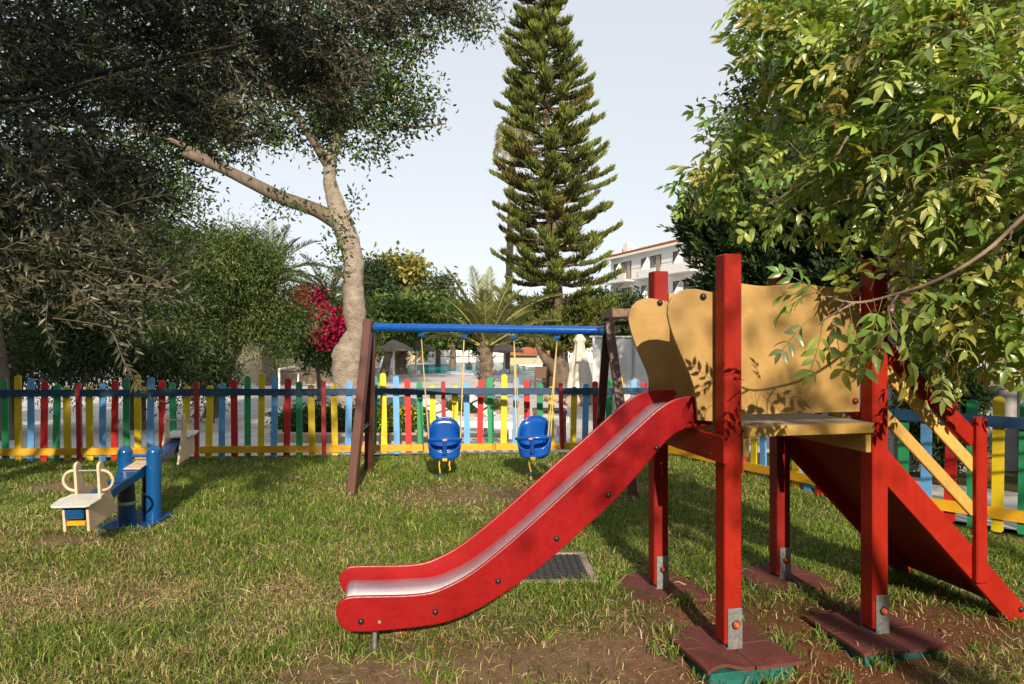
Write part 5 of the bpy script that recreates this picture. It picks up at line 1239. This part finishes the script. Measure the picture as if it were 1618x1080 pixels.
palm('date_palm', 'thick palm trunk standing between the two left thatched parasols', 633, 44, 500, 8.5, 12, 2.4, pc, R, (.0, 1.2), .55, .06, 34, .10, (.6, 1.2), 26)
wp = Vector(on(800, 46)); wpt = P(812, 170, 46); tpalm = thing('fan_palm', 'tall palm with a hanging straw skirt half hidden behind the conifer', 'palm', tuple(wp))
mb = MB(); mb.tube([wp.lerp(wpt, i / 9) for i in range(10)], .24, 10, True, .05); obj('trunk', mb, PALMB, tpalm, True)
for i in range(26):
    a = i * 2.4; frond(tpalm, wpt + Vector((0, 0, -R.random() * 3.0)), a, .3 - .9 * R.random(), 2.1, 2.6, [(.36, .28, .14), (.30, .26, .12), (.22, .22, .08)], R, 24, .7, .06)

# ---- big upswept conifer
YP = 30.0; s = YP / FPX; cb_ = Vector(on(886, YP)); ct = P(852, -40, YP)
con = thing('cook_pine', 'tall columnar conifer with upswept brush-like branches in the centre', 'tree', tuple(cb_))
axis = lambda z: (np.interp(z, [cb_.z, P(0, 500, YP).z, P(0, 250, YP).z, ct.z], [P(886, 0, YP).x, P(880, 0, YP).x, P(866, 0, YP).x, ct.x]))
mb = MB(); n = 40; zz = np.linspace(cb_.z - .1, ct.z, n)
mb.tube([(axis(z), YP, z) for z in zz], [float(np.interp(z, [cb_.z, cb_.z + 1.5, P(0, 300, YP).z, ct.z], [19 * s, 14 * s, 7 * s, 2 * s])) for z in zz], 14, True, .07); ctr = obj('trunk', mb, PINEB, con, True, smooth=80)
mb = MB(); mb.tube(smooth_path([P(886, 600, YP), P(872, 578, YP - .4), P(858, 560, YP - .6), P(845, 530, YP - .6)], 12), lerp_list([10 * s, 8 * s, 5 * s], 12), 10, True, .06); obj('limb', mb, PINEB, ctr, True, smooth=70)
mb = MB(); mb.tube([G(864, 612), P(866, 575, YP - .4)], .22, 8, True, .08); obj('stump', mb, PINEB, ctr, True)
prof_y = [-60, -25, 0, 60, 130, 200, 270, 340, 400, 450, 500, 540, 565]; prof_l = [8, 24, 36, 62, 74, 82, 88, 94, 96, 96, 90, 62, 30]; prof_r = [8, 24, 36, 58, 72, 86, 98, 100, 104, 104, 95, 60, 40]
arrs = []; limb = MB()
zs_ = P(0, 556, YP).z; zt_ = P(0, -52, YP).z; nw = 31
for w_ in range(nw):
    z = zs_ + (zt_ - zs_) * (w_ + .5) / nw + R.normal(0, .10); py = 540 - (z - EYE) / s
    rl_, rr_ = np.interp(py, prof_y, prof_l) * s, np.interp(py, prof_y, prof_r) * s
    nb_ = int(R.integers(8, 11))
    for b in range(nb_):
        if R.random() < .10: continue
        bt = R.uniform(.72, 1.2) * (np.array([1, 1, 1.]) if R.random() > .06 else np.array([1.25, .85, .9]))
        a = 2 * math.pi * (b + R.random() * .7) / nb_ + w_ * 1.1; ca = math.cos(a)
        Lb = ((rr_ if ca > 0 else rl_) * abs(ca) + (rr_ + rl_) / 2 * (1 - abs(ca))) * R.uniform(.66, 1.06)
        if R.random() < .05: Lb *= 1.0
        n = 9; f = np.linspace(0, 1, n); rise = .26 + .10 * R.random()
        path = np.stack([axis(z) + math.cos(a) * Lb * f, YP + math.sin(a) * Lb * f, z + Lb * (-.26 * f + (rise + .06) * f ** 2.6) - .1], 1)
        limb.tube([tuple(q) for q in path[::2]], lerp_list([.055, .02], 5), 5, False)
        m_ = int(80 + 85 * Lb)
        ff = .30 + .72 * R.random(m_) ** .7; ff = np.minimum(ff, 1.0)
        ii = np.minimum((ff * (n - 1)).astype(int), n - 2); fr = (ff * (n - 1) - ii)[:, None]
        p = path[ii] * (1 - fr) + path[ii + 1] * fr; tg = unit(path[ii + 1] - path[ii])
        sd_ = np.array([[-math.sin(a), math.cos(a), 0]]) * R.normal(0, .75, (m_, 1))
        p = p + sd_ * .22 * (1 - .5 * ff[:, None]) * 1.0 + R.normal(0, .03, (m_, 3))
        D = tg * (.45 + .5 * ff[:, None]) + np.array([[0, 0, .85]]) + sd_ * .75 + R.normal(0, .18, (m_, 3))
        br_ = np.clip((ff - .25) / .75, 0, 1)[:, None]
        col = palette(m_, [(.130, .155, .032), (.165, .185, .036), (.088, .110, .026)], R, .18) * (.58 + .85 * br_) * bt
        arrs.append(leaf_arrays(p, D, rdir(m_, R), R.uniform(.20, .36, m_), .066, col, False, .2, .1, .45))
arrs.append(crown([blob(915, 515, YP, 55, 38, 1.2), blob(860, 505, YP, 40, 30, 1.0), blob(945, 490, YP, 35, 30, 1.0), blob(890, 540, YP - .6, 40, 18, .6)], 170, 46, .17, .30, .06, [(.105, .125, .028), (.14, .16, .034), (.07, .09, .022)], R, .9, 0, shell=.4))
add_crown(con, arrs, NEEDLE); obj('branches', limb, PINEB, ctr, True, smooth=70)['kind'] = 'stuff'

# ---- feathery conifer behind the tower
def spray_conifer(name, label, base, blobs, r, ns, L, cols, group=None, trunk=.1):
    b = Vector(base); root = thing(name, label, 'tree', tuple(b), 0, group); c0 = Vector(blobs[0][0]); top_ = max((Vector(x[0]) for x in blobs), key=lambda q: q.z)
    branchy(root, [b + Vector((0, 0, -.05)), b.lerp(top_, .5), top_], [trunk, trunk * .7, trunk * .2], rand_limbs(b.lerp(top_, .3), blobs, 14, trunk * .3, trunk * .06, r), PINEB)
    wts = np.array([x[1][0] * x[1][2] for x in blobs]); wts /= wts.sum(); bi = r.choice(len(blobs), ns, p=wts)
    C = np.array([list(x[0]) for x in blobs]); Rr = np.array([list(x[1]) for x in blobs]); d = rdir(ns, r)
    o = C[bi] + d * Rr[bi] * (r.uniform(.45, 1.0, ns)[:, None]); out = unit(d * Rr[bi] * np.array([[1, 1, .4]]))
    ax = unit(out * .8 + np.array([[0, 0, .75]]) + rdir(ns, r) * .35); SL = L * r.uniform(.6, 1.2, ns)
    per = 26; k = ns * per; si = np.repeat(np.arange(ns), per); t_ = r.random(k); sd_ = rdir(k, r); sd_ = unit(sd_ - (sd_ * ax[si]).sum(1, keepdims=True) * ax[si])
    p = o[si] + ax[si] * (SL[si] * t_)[:, None]; D = ax[si] * .9 + sd_ * (.75 - .35 * t_)[:, None]
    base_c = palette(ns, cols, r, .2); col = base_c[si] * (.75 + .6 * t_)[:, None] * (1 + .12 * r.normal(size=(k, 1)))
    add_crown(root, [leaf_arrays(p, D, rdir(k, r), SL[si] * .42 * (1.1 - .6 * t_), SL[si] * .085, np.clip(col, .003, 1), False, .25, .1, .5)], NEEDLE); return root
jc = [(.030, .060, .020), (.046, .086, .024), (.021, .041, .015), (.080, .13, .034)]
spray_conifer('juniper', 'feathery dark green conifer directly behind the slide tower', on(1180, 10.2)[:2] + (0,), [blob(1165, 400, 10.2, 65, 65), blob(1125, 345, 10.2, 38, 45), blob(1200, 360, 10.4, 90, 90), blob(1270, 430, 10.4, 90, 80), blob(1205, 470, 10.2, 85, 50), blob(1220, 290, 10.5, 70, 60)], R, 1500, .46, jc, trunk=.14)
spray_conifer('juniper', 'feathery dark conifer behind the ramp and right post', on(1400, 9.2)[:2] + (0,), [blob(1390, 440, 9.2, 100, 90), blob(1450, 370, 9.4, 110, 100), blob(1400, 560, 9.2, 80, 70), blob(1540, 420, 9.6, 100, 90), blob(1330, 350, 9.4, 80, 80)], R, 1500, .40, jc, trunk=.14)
bush('garden_tree', 'leafy green tree behind the juniper with a ragged top', [blob(1230, 190, 12, 80, 70), blob(1330, 120, 12, 130, 100), blob(1190, 255, 12, 50, 40), blob(1450, 100, 12, 140, 140), blob(1580, 200, 12, 120, 160), blob(1400, 250, 12, 180, 90), blob(1560, 400, 12, 100, 120)], [(.055, .085, .020), (.085, .115, .026), (.11, .13, .034), (.036, .058, .016)], 1900, 18, .17, .13, .06, LEAF, on(1400, 12)[:2] + (-.2,), R, .16, limbs=12)

# ---- near olive, upper left
ol = thing('olive_tree', 'near olive tree hanging dark grey-green twigs over the upper left', 'tree', (-5.2, 3.9, 0))
OT = Vector((-5.2, 3.9, 0)); OLB = rough_mat('olive_bark', (.035, .030, .024), (.075, .064, .052), 9, .95, .9, .02, (1, 1, .4))
branchy(ol, [OT + Vector((0, 0, -.05)), OT + Vector((.1, 0, .9)), OT + Vector((.35, .1, 1.9)), OT + Vector((.7, .1, 2.9))], [.22, .18, .16, .12],
        [([OT + Vector((.35, .1, 1.9)), Vector((-4.0, 4.0, 2.7)), Vector((-2.8, 4.1, 3.0)), Vector((-1.6, 4.3, 3.35))], .06, .0025), ([OT + Vector((.5, .1, 2.4)), Vector((-3.6, 3.7, 3.3)), Vector((-2.2, 3.9, 3.9)), Vector((-.7, 4.2, 3.9))], .07, .0025), ([OT + Vector((.3, .1, 1.7)), Vector((-4.0, 3.5, 2.15)), Vector((-3.3, 3.6, 2.25)), Vector((-2.7, 3.6, 2.05)), Vector((-2.2, 3.6, 1.98)), Vector((-1.9, 3.6, 1.75))], .045, .0025), ([OT + Vector((.4, .1, 2.2)), Vector((-4.2, 3.3, 2.75)), Vector((-3.6, 3.25, 2.55)), Vector((-3.0, 3.35, 2.75)), Vector((-2.5, 3.4, 2.65)), Vector((-2.1, 3.5, 2.8))], .05, .0025)], OLB)
ocols = [(.042, .052, .024), (.062, .070, .034), (.028, .036, .017), (.12, .12, .075)]
def sprig(r, L=.42, nl=30, ll=.062, lw=.0120):
    """one olive shoot along +x, drooping"""
    t_ = np.linspace(.05, 1, nl); p = np.stack([L * t_, .02 * np.sin(t_ * 5 + r.random() * 6), -.10 * L * t_ ** 2 * 2], 1); tg = unit(np.gradient(p, axis=0))
    az = np.arange(nl) * (math.pi / 2 + .35) + r.random() * 6; sd_ = np.stack([np.zeros(nl), np.cos(az), np.sin(az)], 1); sd_[1::2] *= -1
    D = tg * .75 + sd_ * .75; col = palette(nl, ocols, r, .2)
    up = unit(np.cross(D, np.array([[1., 0, 0]])) + rdir(nl, r) * .5)
    A_ = leaf_arrays(p, D, up, ll * r.uniform(.7, 1.15, nl) * (1.15 - .4 * t_), lw, col, True, .08, .12)
    mb = MB(); st = [Vector(q) for q in p[::5]]; n0 = 0; V_ = []; T_ = []
    for i, q in enumerate(st):
        for k in range(3): a = 2.1 * k; V_.append((q.x, q.y + .0028 * math.cos(a), q.z + .0028 * math.sin(a)))
    for i in range(len(st) - 1):
        for k in range(3): a_, b_ = i * 3 + k, i * 3 + (k + 1) % 3; T_ += [(a_, b_, b_ + 3), (a_, b_ + 3, a_ + 3)]
    return merge([A_, (np.array(V_), np.array(T_), np.tile([[.16, .12, .08]], (len(V_), 1)))])
SPR = [sprig(R, R.uniform(.34, .5)) for _ in range(14)]
SPRM = [arr_mesh('leafy_twig', *q, OLIVEL) for q in SPR]
ob = [(blob(250, 60, 4.6, 230, 100, .7), 5), (blob(420, 60, 5.0, 130, 90, .6), 4), (blob(520, 110, 5.2, 70, 70, .4), 1.6), (blob(590, 20, 5.2, 80, 40, .4), 1.5), (blob(80, 130, 4.2, 160, 150, .7), 5), (blob(300, 170, 4.6, 130, 70, .5), 2.6), (blob(60, 320, 3.7, 120, 110, .6), 2.6), (blob(170, 400, 3.6, 80, 70, .4), 1.2), (blob(40, 430, 3.6, 90, 60, .4), 1.0), (blob(190, 480, 3.5, 55, 40, .3), .55), (blob(180, 285, 4.2, 90, 60, .4), 1.6), (blob(690, -2, 5.3, 90, 22, .3), 1.0), (blob(520, 170, 5.2, 40, 30, .3), .6), (blob(-80, 250, 3.6, 120, 220, .8), 4), (blob(200, -90, 4.2, 320, 90, 1.0), 4)]
ow = np.array([q[1] for q in ob], float); ow /= ow.sum()
def place_sprigs(n, r):
    out = []
    for _ in range(n):
        (c, rad), _w = ob[r.choice(len(ob), p=ow)]; d = rdir(1, r)[0] * r.random() ** .45
        p = Vector((c.x + d[0] * rad[0], c.y + d[1] * rad[1], c.z + d[2] * rad[2]))
        D = Vector((1.0, .1, -.25)) + Vector([float(x) for x in rdir(1, r)[0]]) * .95
        D.normalize(); q = Vector((1, 0, 0)).rotation_difference(D) @ Quaternion((1, 0, 0), r.random() * 6.28)
        out.append((p - D * .2, q, r.uniform(.75, 1.2)))
    return out
spots = place_sprigs(1750, R)
spots += [(P(px, py, Y), Vector((1, 0, 0)).rotation_difference(Vector(d).normalized()) @ Quaternion((1, 0, 0), k), sc_) for px, py, Y, d, sc_, k in
          ((150, 420, 3.4, (1, 0, -.1), 1.1, 0), (190, 455, 3.4, (1, .1, -.3), 1.1, 2), (140, 480, 3.4, (.6, 0, -.9), 1.0, 1), (175, 520, 3.3, (.35, 0, -1), 1.0, 3), (200, 450, 3.3, (1, 0, .1), 1.0, 4), (205, 500, 3.3, (.9, 0, -.2), .8, 5), (70, 470, 3.3, (.2, 0, -1), .8, 1), (110, 440, 3.3, (.7, 0, -.8), 1.0, 3), (160, 340, 3.6, (1, 0, .3), 1.2, 2), (480, 90, 5.2, (1, 0, .1), 1.2, 0), (560, 100, 5.2, (1, 0, .2), 1.0, 2), (520, 150, 5.2, (1, 0, -.5), 1.0, 1), (600, 60, 5.2, (1, 0, .0), 1.1, 4))]
spots.sort(key=lambda q: q[0].y)
rest = []
for i, (p, q, sc_) in enumerate(spots):
    j = i % len(SPRM)
    if i < 300:
        o = bpy.data.objects.new('leafy_twig', SPRM[j]); COL.objects.link(o); o.parent = ol; o.location = ROOT_M[ol] @ p; o.rotation_mode = 'QUATERNION'; o.rotation_quaternion = q; o.scale = (sc_,) * 3
    else:
        M3 = np.array(q.to_matrix()); V_, T_, C_ = SPR[j]; rest.append((V_ @ M3.T * sc_ + np.array(list(p)), T_, C_ * (1 + .15 * R.normal())))
add_crown(ol, rest, OLIVEL)

# ---- near tree with compound leaves, upper right
PL = leafmat('pistachio_leaf', .30, .36, .6, (1.2, 1.15, .45))
pis = thing('pistachio_tree', 'near tree with glossy compound leaves filling the upper right', 'tree', (4.4, 2.6, 0)); PB = Vector((4.4, 2.6, 0))
B1 = [PB + Vector((0, 0, 1.6)), P(1660, 320, 2.55), P(1618, 342, 2.5), P(1560, 395, 2.5), P(1490, 438, 2.5), P(1420, 463, 2.5), P(1350, 478, 2.52), P(1290, 462, 2.55)]
B2 = [PB + Vector((0, 0, 1.8)), P(1620, 210, 2.8), P(1560, 235, 2.8), P(1480, 265, 2.9), P(1380, 300, 3.2), P(1270, 340, 3.4)]
B3 = [PB + Vector((0, 0, 1.9)), P(1640, 60, 3.0), P(1520, 60, 3.2), P(1400, 90, 3.5), P(1280, 90, 3.9), P(1180, 150, 4.2)]
B4 = [PB + Vector((0, 0, 1.7)), P(1640, 330, 2.9), P(1590, 390, 3.0), P(1560, 470, 3.1), P(1500, 540, 3.2)]
B5 = [PB + Vector((0, 0, 1.8)), P(1600, 140, 3.6), P(1500, 150, 3.8), P(1380, 200, 4.0), P(1250, 250, 4.2), P(1150, 270, 4.4)]
for B_ in (B1, B2, B3, B4, B5): B_.insert(1, B_[0].lerp(B_[1], .35)); B_.insert(2, B_[0].lerp(B_[2], .72) + Vector((0, 0, .03)))
branchy(pis, [PB + Vector((0, 0, -.05)), PB + Vector((0, .05, 1.0)), PB + Vector((-.1, .1, 2.2)), PB + Vector((-.3, .2, 3.2))], [.15, .12, .09, .05],
        [(B1, .012, .0035), (B2, .014, .004), (B3, .03, .005), (B4, .011, .003), (B5, .03, .005), ([P(1350, 478, 2.52), P(1310, 500, 2.5), P(1285, 520, 2.5)], .005, .002), ([P(1420, 463, 2.5), P(1405, 490, 2.48), P(1410, 525, 2.47)], .005, .002), ([P(1340, 215, 3.2), P(1300, 270, 3.3), P(1200, 330, 3.5)], .007, .003)], TWIG)
pcols = [(.20, .32, .065), (.29, .40, .095), (.11, .20, .045), (.40, .47, .13), (.33, .41, .20)]
def compound(r, npair=3, ll=.074, lw=.029, yellow=False):
    Lr = .15 + .03 * npair * .5; t_ = np.linspace(.35, .95, npair); ps, Ds, Ns = [], [], []
    curve = lambda t: np.array([Lr * t, 0, -.30 * Lr * t * t])
    for t in t_:
        for sg in (-1, 1): ps.append(curve(t)); Ds.append(np.array([.55, sg * .85, -.25]) + r.normal(0, .15, 3)); Ns.append(np.array([0, 0, 1.]) + r.normal(0, .3, 3))
    ps.append(curve(1.0)); Ds.append(np.array([1, 0, -.55]) + r.normal(0, .15, 3)); Ns.append(np.array([0.2, 0, 1.]))
    k = len(ps); cc = [(.42, .37, .085), (.34, .32, .08)] if yellow else pcols
    col = np.repeat(palette(1, cc, r, .15), k, 0) * (1 + .10 * r.normal(size=(k, 1)))
    A_ = leaf_arrays(np.array(ps), np.array(Ds), np.array(Ns), ll * r.uniform(.8, 1.15, k), lw, col, True, .16, .28)
    V_, T_ = [], []; ts = np.linspace(0, 1, 5)
    for t in ts:
        q = curve(t)
        for a in (0, 2.1, 4.2): V_.append((q[0], q[1] + .0016 * math.cos(a), q[2] + .0016 * math.sin(a)))
    for i in range(4):
        for k_ in range(3): a_, b_ = i * 3 + k_, i * 3 + (k_ + 1) % 3; T_ += [(a_, b_, b_ + 3), (a_, b_ + 3, a_ + 3)]
    return merge([A_, (np.array(V_), np.array(T_), np.tile([[.26, .20, .09]], (len(V_), 1)))])
CMP = [compound(R, int(R.integers(2, 5)), yellow=(i % 8 == 7)) for i in range(16)]
CMPM = [arr_mesh('compound_leaf', *q, PL) for q in CMP]
pb_ = [(blob(1540, 90, 2.9, 130, 110, .35), 3.2), (blob(1440, 120, 3.3, 130, 120, .4), 3.6), (blob(1330, 130, 3.7, 110, 110, .4), 3.2), (blob(1240, 120, 4.1, 80, 110, .4), 2.6), (blob(1180, 190, 4.3, 60, 60, .3), 1.6), (blob(1140, 275, 4.4, 45, 30, .25), .8), (blob(1560, 250, 2.8, 110, 100, .35), 2.6), (blob(1460, 260, 3.1, 120, 80, .4), 2.2), (blob(1320, 230, 3.6, 110, 70, .4), 1.9), (blob(1250, 300, 3.6, 60, 40, .3), .5), (blob(1420, 350, 3.2, 110, 50, .3), .7), (blob(1560, 390, 2.9, 80, 60, .3), 1.0), (blob(1550, 470, 3.1, 75, 45, .3), 1.4), (blob(1500, 420, 3.2, 70, 40, .3), .5), (blob(1540, 525, 3.2, 65, 25, .2), .55), (blob(1400, 20, 3.6, 200, 60, .5), 2.4), (blob(1600, -60, 3.2, 200, 80, .6), 2.0), (blob(1700, 200, 2.8, 90, 250, .5), 2.0), (blob(1500, 495, 3.3, 75, 35, .25), .9), (blob(1250, -40, 4.0, 80, 60, .3), .8)]
pw = np.array([q[1] for q in pb_]); pw /= pw.sum(); spots = []; twigs = MB()
bsamp = [p for B_ in (B1, B2, B3, B4, B5) for p in smooth_path(B_[2:], 40)]
for _ in range(235):
    (c, rad), _w = pb_[R.choice(len(pb_), p=pw)]; d = rdir(1, R)[0] * R.random() ** .4
    e = Vector((c.x + d[0] * rad[0], c.y + d[1] * rad[1], c.z + d[2] * rad[2])); b0 = min(bsamp, key=lambda q: (q - e).length + .25 * R.random())
    if (e - b0).length < .12: e = e + (e - b0).normalized() * .2
    if (e - b0).length > .75: b0 = e + (b0 - e).normalized() * .75
    md = b0.lerp(e, .5) + Vector((0, 0, .10 * (e - b0).length)); pa_ = smooth_path([b0, md, e], 8)
    twigs.tube(pa_, lerp_list([.0032, .0012], 8), 4, False)
    nl_ = max(6, int((e - b0).length / .048)); tw = np.linspace(.22, 1.0, nl_)
    for j, t0 in enumerate(tw):
        k0 = min(int(t0 * 7), 6); p = pa_[k0].lerp(pa_[k0 + 1], t0 * 7 - k0); tg = (pa_[k0 + 1] - pa_[k0]).normalized()
        az_ = j * 2.4 + R.random(); sd_ = tg.cross(Vector((math.cos(az_), math.sin(az_), .3))).normalized()
        D = tg * .5 + sd_ * .8 + Vector((-.1, -.25, -.30)) + Vector([float(x) for x in rdir(1, R)[0]]) * .25
        spots.append((p, D.normalized(), R.uniform(.75, 1.2)))
obj('twigs', twigs, TWIG, pis, True)['kind'] = 'stuff'
for (px, py, Y, dx_, dz_, sc_) in ((1290, 462, 2.55, -1, -.2, .9), (1300, 465, 2.5, -.8, .5, .9), (1285, 500, 2.5, -.9, -.6, .9), (1300, 505, 2.48, -.2, -1, 1.0), (1330, 480, 2.5, -.6, -.8, 1.0), (1340, 478, 2.48, .2, -1, 1.1), (1350, 478, 2.5, -.5, .7, .9), (1365, 474, 2.48, .5, -.9, 1.1), (1380, 470, 2.47, .1, -1, 1.1), (1395, 468, 2.46, -.4, -1, 1.1), (1400, 470, 2.45, .8, -.5, 1.1), (1410, 465, 2.45, .9, .2, 1.0), (1405, 500, 2.45, .6, -.9, 1.2), (1408, 520, 2.46, -.7, -.6, 1.0), (1410, 528, 2.45, .4, -.9, 1.1), (1320, 500, 2.5, -.1, -1, 1.1), (1340, 510, 2.5, .4, -.9, .9), (1310, 480, 2.47, .3, .8, .8), (1375, 460, 2.5, .2, .9, .8), (1285, 470, 2.52, -1, .3, .8), (1350, 520, 2.52, -.3, -1, .9)):
    spots.append((P(px, py, Y), Vector((dx_, -.25, dz_)).normalized(), sc_ * .9))
spots.sort(key=lambda q: q[0].y); rest = []
def leaf_quat(D, roll):
    side = D.cross(Vector((0, 0, 1)))
    if side.length < .05: side = Vector((1, 0, 0))
    side.normalize(); side = -side; up_ = D.cross(side); M3 = Matrix((D, side, up_)).transposed()
    return M3.to_quaternion() @ Quaternion((1, 0, 0), roll)
for i, (p, D, sc_) in enumerate(spots):
    j = int(R.integers(len(CMPM))); q = leaf_quat(D, R.normal(0, .7))
    if i < 300:
        o = bpy.data.objects.new('compound_leaf', CMPM[j]); COL.objects.link(o); o.parent = pis; o.location = ROOT_M[pis] @ p; o.rotation_mode = 'QUATERNION'; o.rotation_quaternion = q; o.scale = (sc_,) * 3
    else:
        M3 = np.array(q.to_matrix()); V_, T_, C_ = CMP[j]; rest.append((V_ @ M3.T * sc_ + np.array(list(p)), T_, C_ * (1 + .15 * R.normal())))
add_crown(pis, rest, PL)
BERRY = rough_mat('dry_berries', (.26, .15, .10), (.38, .25, .18), 60, .7, .3, .002)
for (px, py, Y) in ((1545, 110, 2.8), (1360, 245, 3.2), (1290, 280, 3.4), (1440, 380, 3.0), (1590, 250, 2.7), (1420, 400, 3.0)):
    mb = MB(); c_ = P(px, py, Y)
    for q in range(26):
        d = rdir(1, R)[0] * R.random() ** .5; bm = bmesh.new(); bmesh.ops.create_icosphere(bm, subdivisions=1, radius=.005); bm.verts.index_update()
        o_ = c_ + Vector((d[0] * .03, d[1] * .03, d[2] * .06)); mb.add([v_.co + o_ for v_ in bm.verts], [[v_.index for v_ in f.verts] for f in bm.faces]); bm.free()
    obj('berry_cluster', mb, BERRY, pis, True)['kind'] = 'stuff'
VIO = leafmat('violet_petal', .6, .3, .2, (1, .6, 1.2))
for (px, py, Y) in ((1352, 142, 3.5), (1392, 258, 3.6), (1436, 278, 3.5), (1530, 262, 3.2), (1560, 355, 3.3)):
    c_ = np.array(list(P(px, py, Y))); k = 34; add_crown(pis, [leaf_arrays(c_ + R.normal(0, .016, (k, 3)), rdir(k, R), rdir(k, R), .018, .012, palette(k, [(.16, .02, .30), (.10, .015, .22)], R))], VIO, 'violet_flower')

# ---- unseen trees added behind the camera to shade the olive and dapple the tower
bush('added_shade_tree', 'unseen tree added behind the camera on the left to shade the olive', [((-3.4, -4.6, 7.6), (3.2, 1.5, 1.3)), ((-5.8, -4.2, 7.6), (2.4, 1.4, 1.3))], hb, 900, 18, .3, .22, .10, LEAF, (-6.8, -5.0, 0), R, .22, limbs=10)

bush('added_shade_tree', 'unseen sparse tree added behind the camera on the right to dapple the tower', [((2.30, -5.2, 5.35), (.85, .6, .55)), ((5.9, -5.8, 6.0), (1.2, .9, .8))], hb, 110, 12, .15, .12, .045, LEAF, (5.2, -6.2, 0), R, .14, limbs=4)  # sparse crown added out of view for dappled shade on the tower
# unseen hedges added behind and beside the camera to cut sky fill
for nm, a_, b_, h_, w_ in (('behind the camera', Vector((-10, -9, 0)), Vector((9, -9, 0)), 4.2, 2.0), ('left of the camera', Vector((-11.5, -9, 0)), Vector((-11.5, 6, 0)), 7.5, 2.4), ('right of the camera', Vector((8.5, -9, 0)), Vector((8.5, 4.5, 0)), 6.5, 2.4)):
    root = thing('added_tall_hedge', 'unseen hedge added to block sky light %s' % nm, 'hedge', tuple((a_ + b_) / 2)); k = int((b_ - a_).length / 2); bl = []
    for i in range(k):
        p = a_.lerp(b_, (i + .5) / k)
        for zf in (.25, .7): bl.append((p + Vector((0, 0, h_ * zf)), (1.5 if b_.x != a_.x else w_ / 2, w_ / 2 if b_.x != a_.x else 1.5, h_ * .30)))
    add_crown(root, [crown(bl, 700, 16, .45, .5, .26, hc, R, .3, 0, shell=.6)], LEAF, 'foliage')
    mb = MB()
    for i in range(k): p = a_.lerp(b_, (i + .5) / k); mb.tube([p, p + Vector((.05, 0, h_ * .7))], .07, 6)
    obj('stems', mb, BARK, root, True)['kind'] = 'stuff'
# ---- fallen leaves
DRY = leafmat('dead_leaf', .7, .2, .2, (1.1, .8, .4))
def fallen(px, py, L, col, label, grp=None, rz=0.0):
    g = G(px, py); root_z = float(gz(np.array([g.x]), np.array([g.y]))[0])
    k = 5; an = np.linspace(-1.2, 1.2, k) + rz; D = np.stack([np.cos(an), np.sin(an), .25 + .25 * R.random(k)], 1)
    V_, T_, C_ = leaf_arrays(np.zeros((k, 3)), D, np.tile([[0, 0, 1.]], (k, 1)), L * np.array([.7, .9, 1, .9, .7]), L * .55, palette(k, [col], R, .1), True, .2, .3)
    o = link('fallen_leaf', arr_mesh('fallen_leaf', V_, T_, C_, DRY)); o.location = (g.x, g.y, root_z + .012); tag(o, label, 'leaf', grp)
fallen(628, 1012, .085, (.42, .22, .09), 'large curled orange-brown dead leaf under the slide end', None, 1.2)
fallen(676, 1030, .035, (.50, .30, .06), 'small yellow dead leaf right of the curled brown one', None, .3)
for px, py, lab in ((1345, 985, 'on the soil between the two front mats'), (1305, 1045, 'on the soil in front of the right front mat'), (960, 985, 'on the soil left of the nearest mat'), (430, 940, 'on the lawn left of the slide end'), (300, 985, 'on the dry lawn at the lower left'), (1210, 965, 'on the soil behind the nearest mat')):
    fallen(px, py, .03, (.36, .22, .10), 'tiny dry brown leaf ' + lab, 'tiny fallen leaves', R.random() * 6)
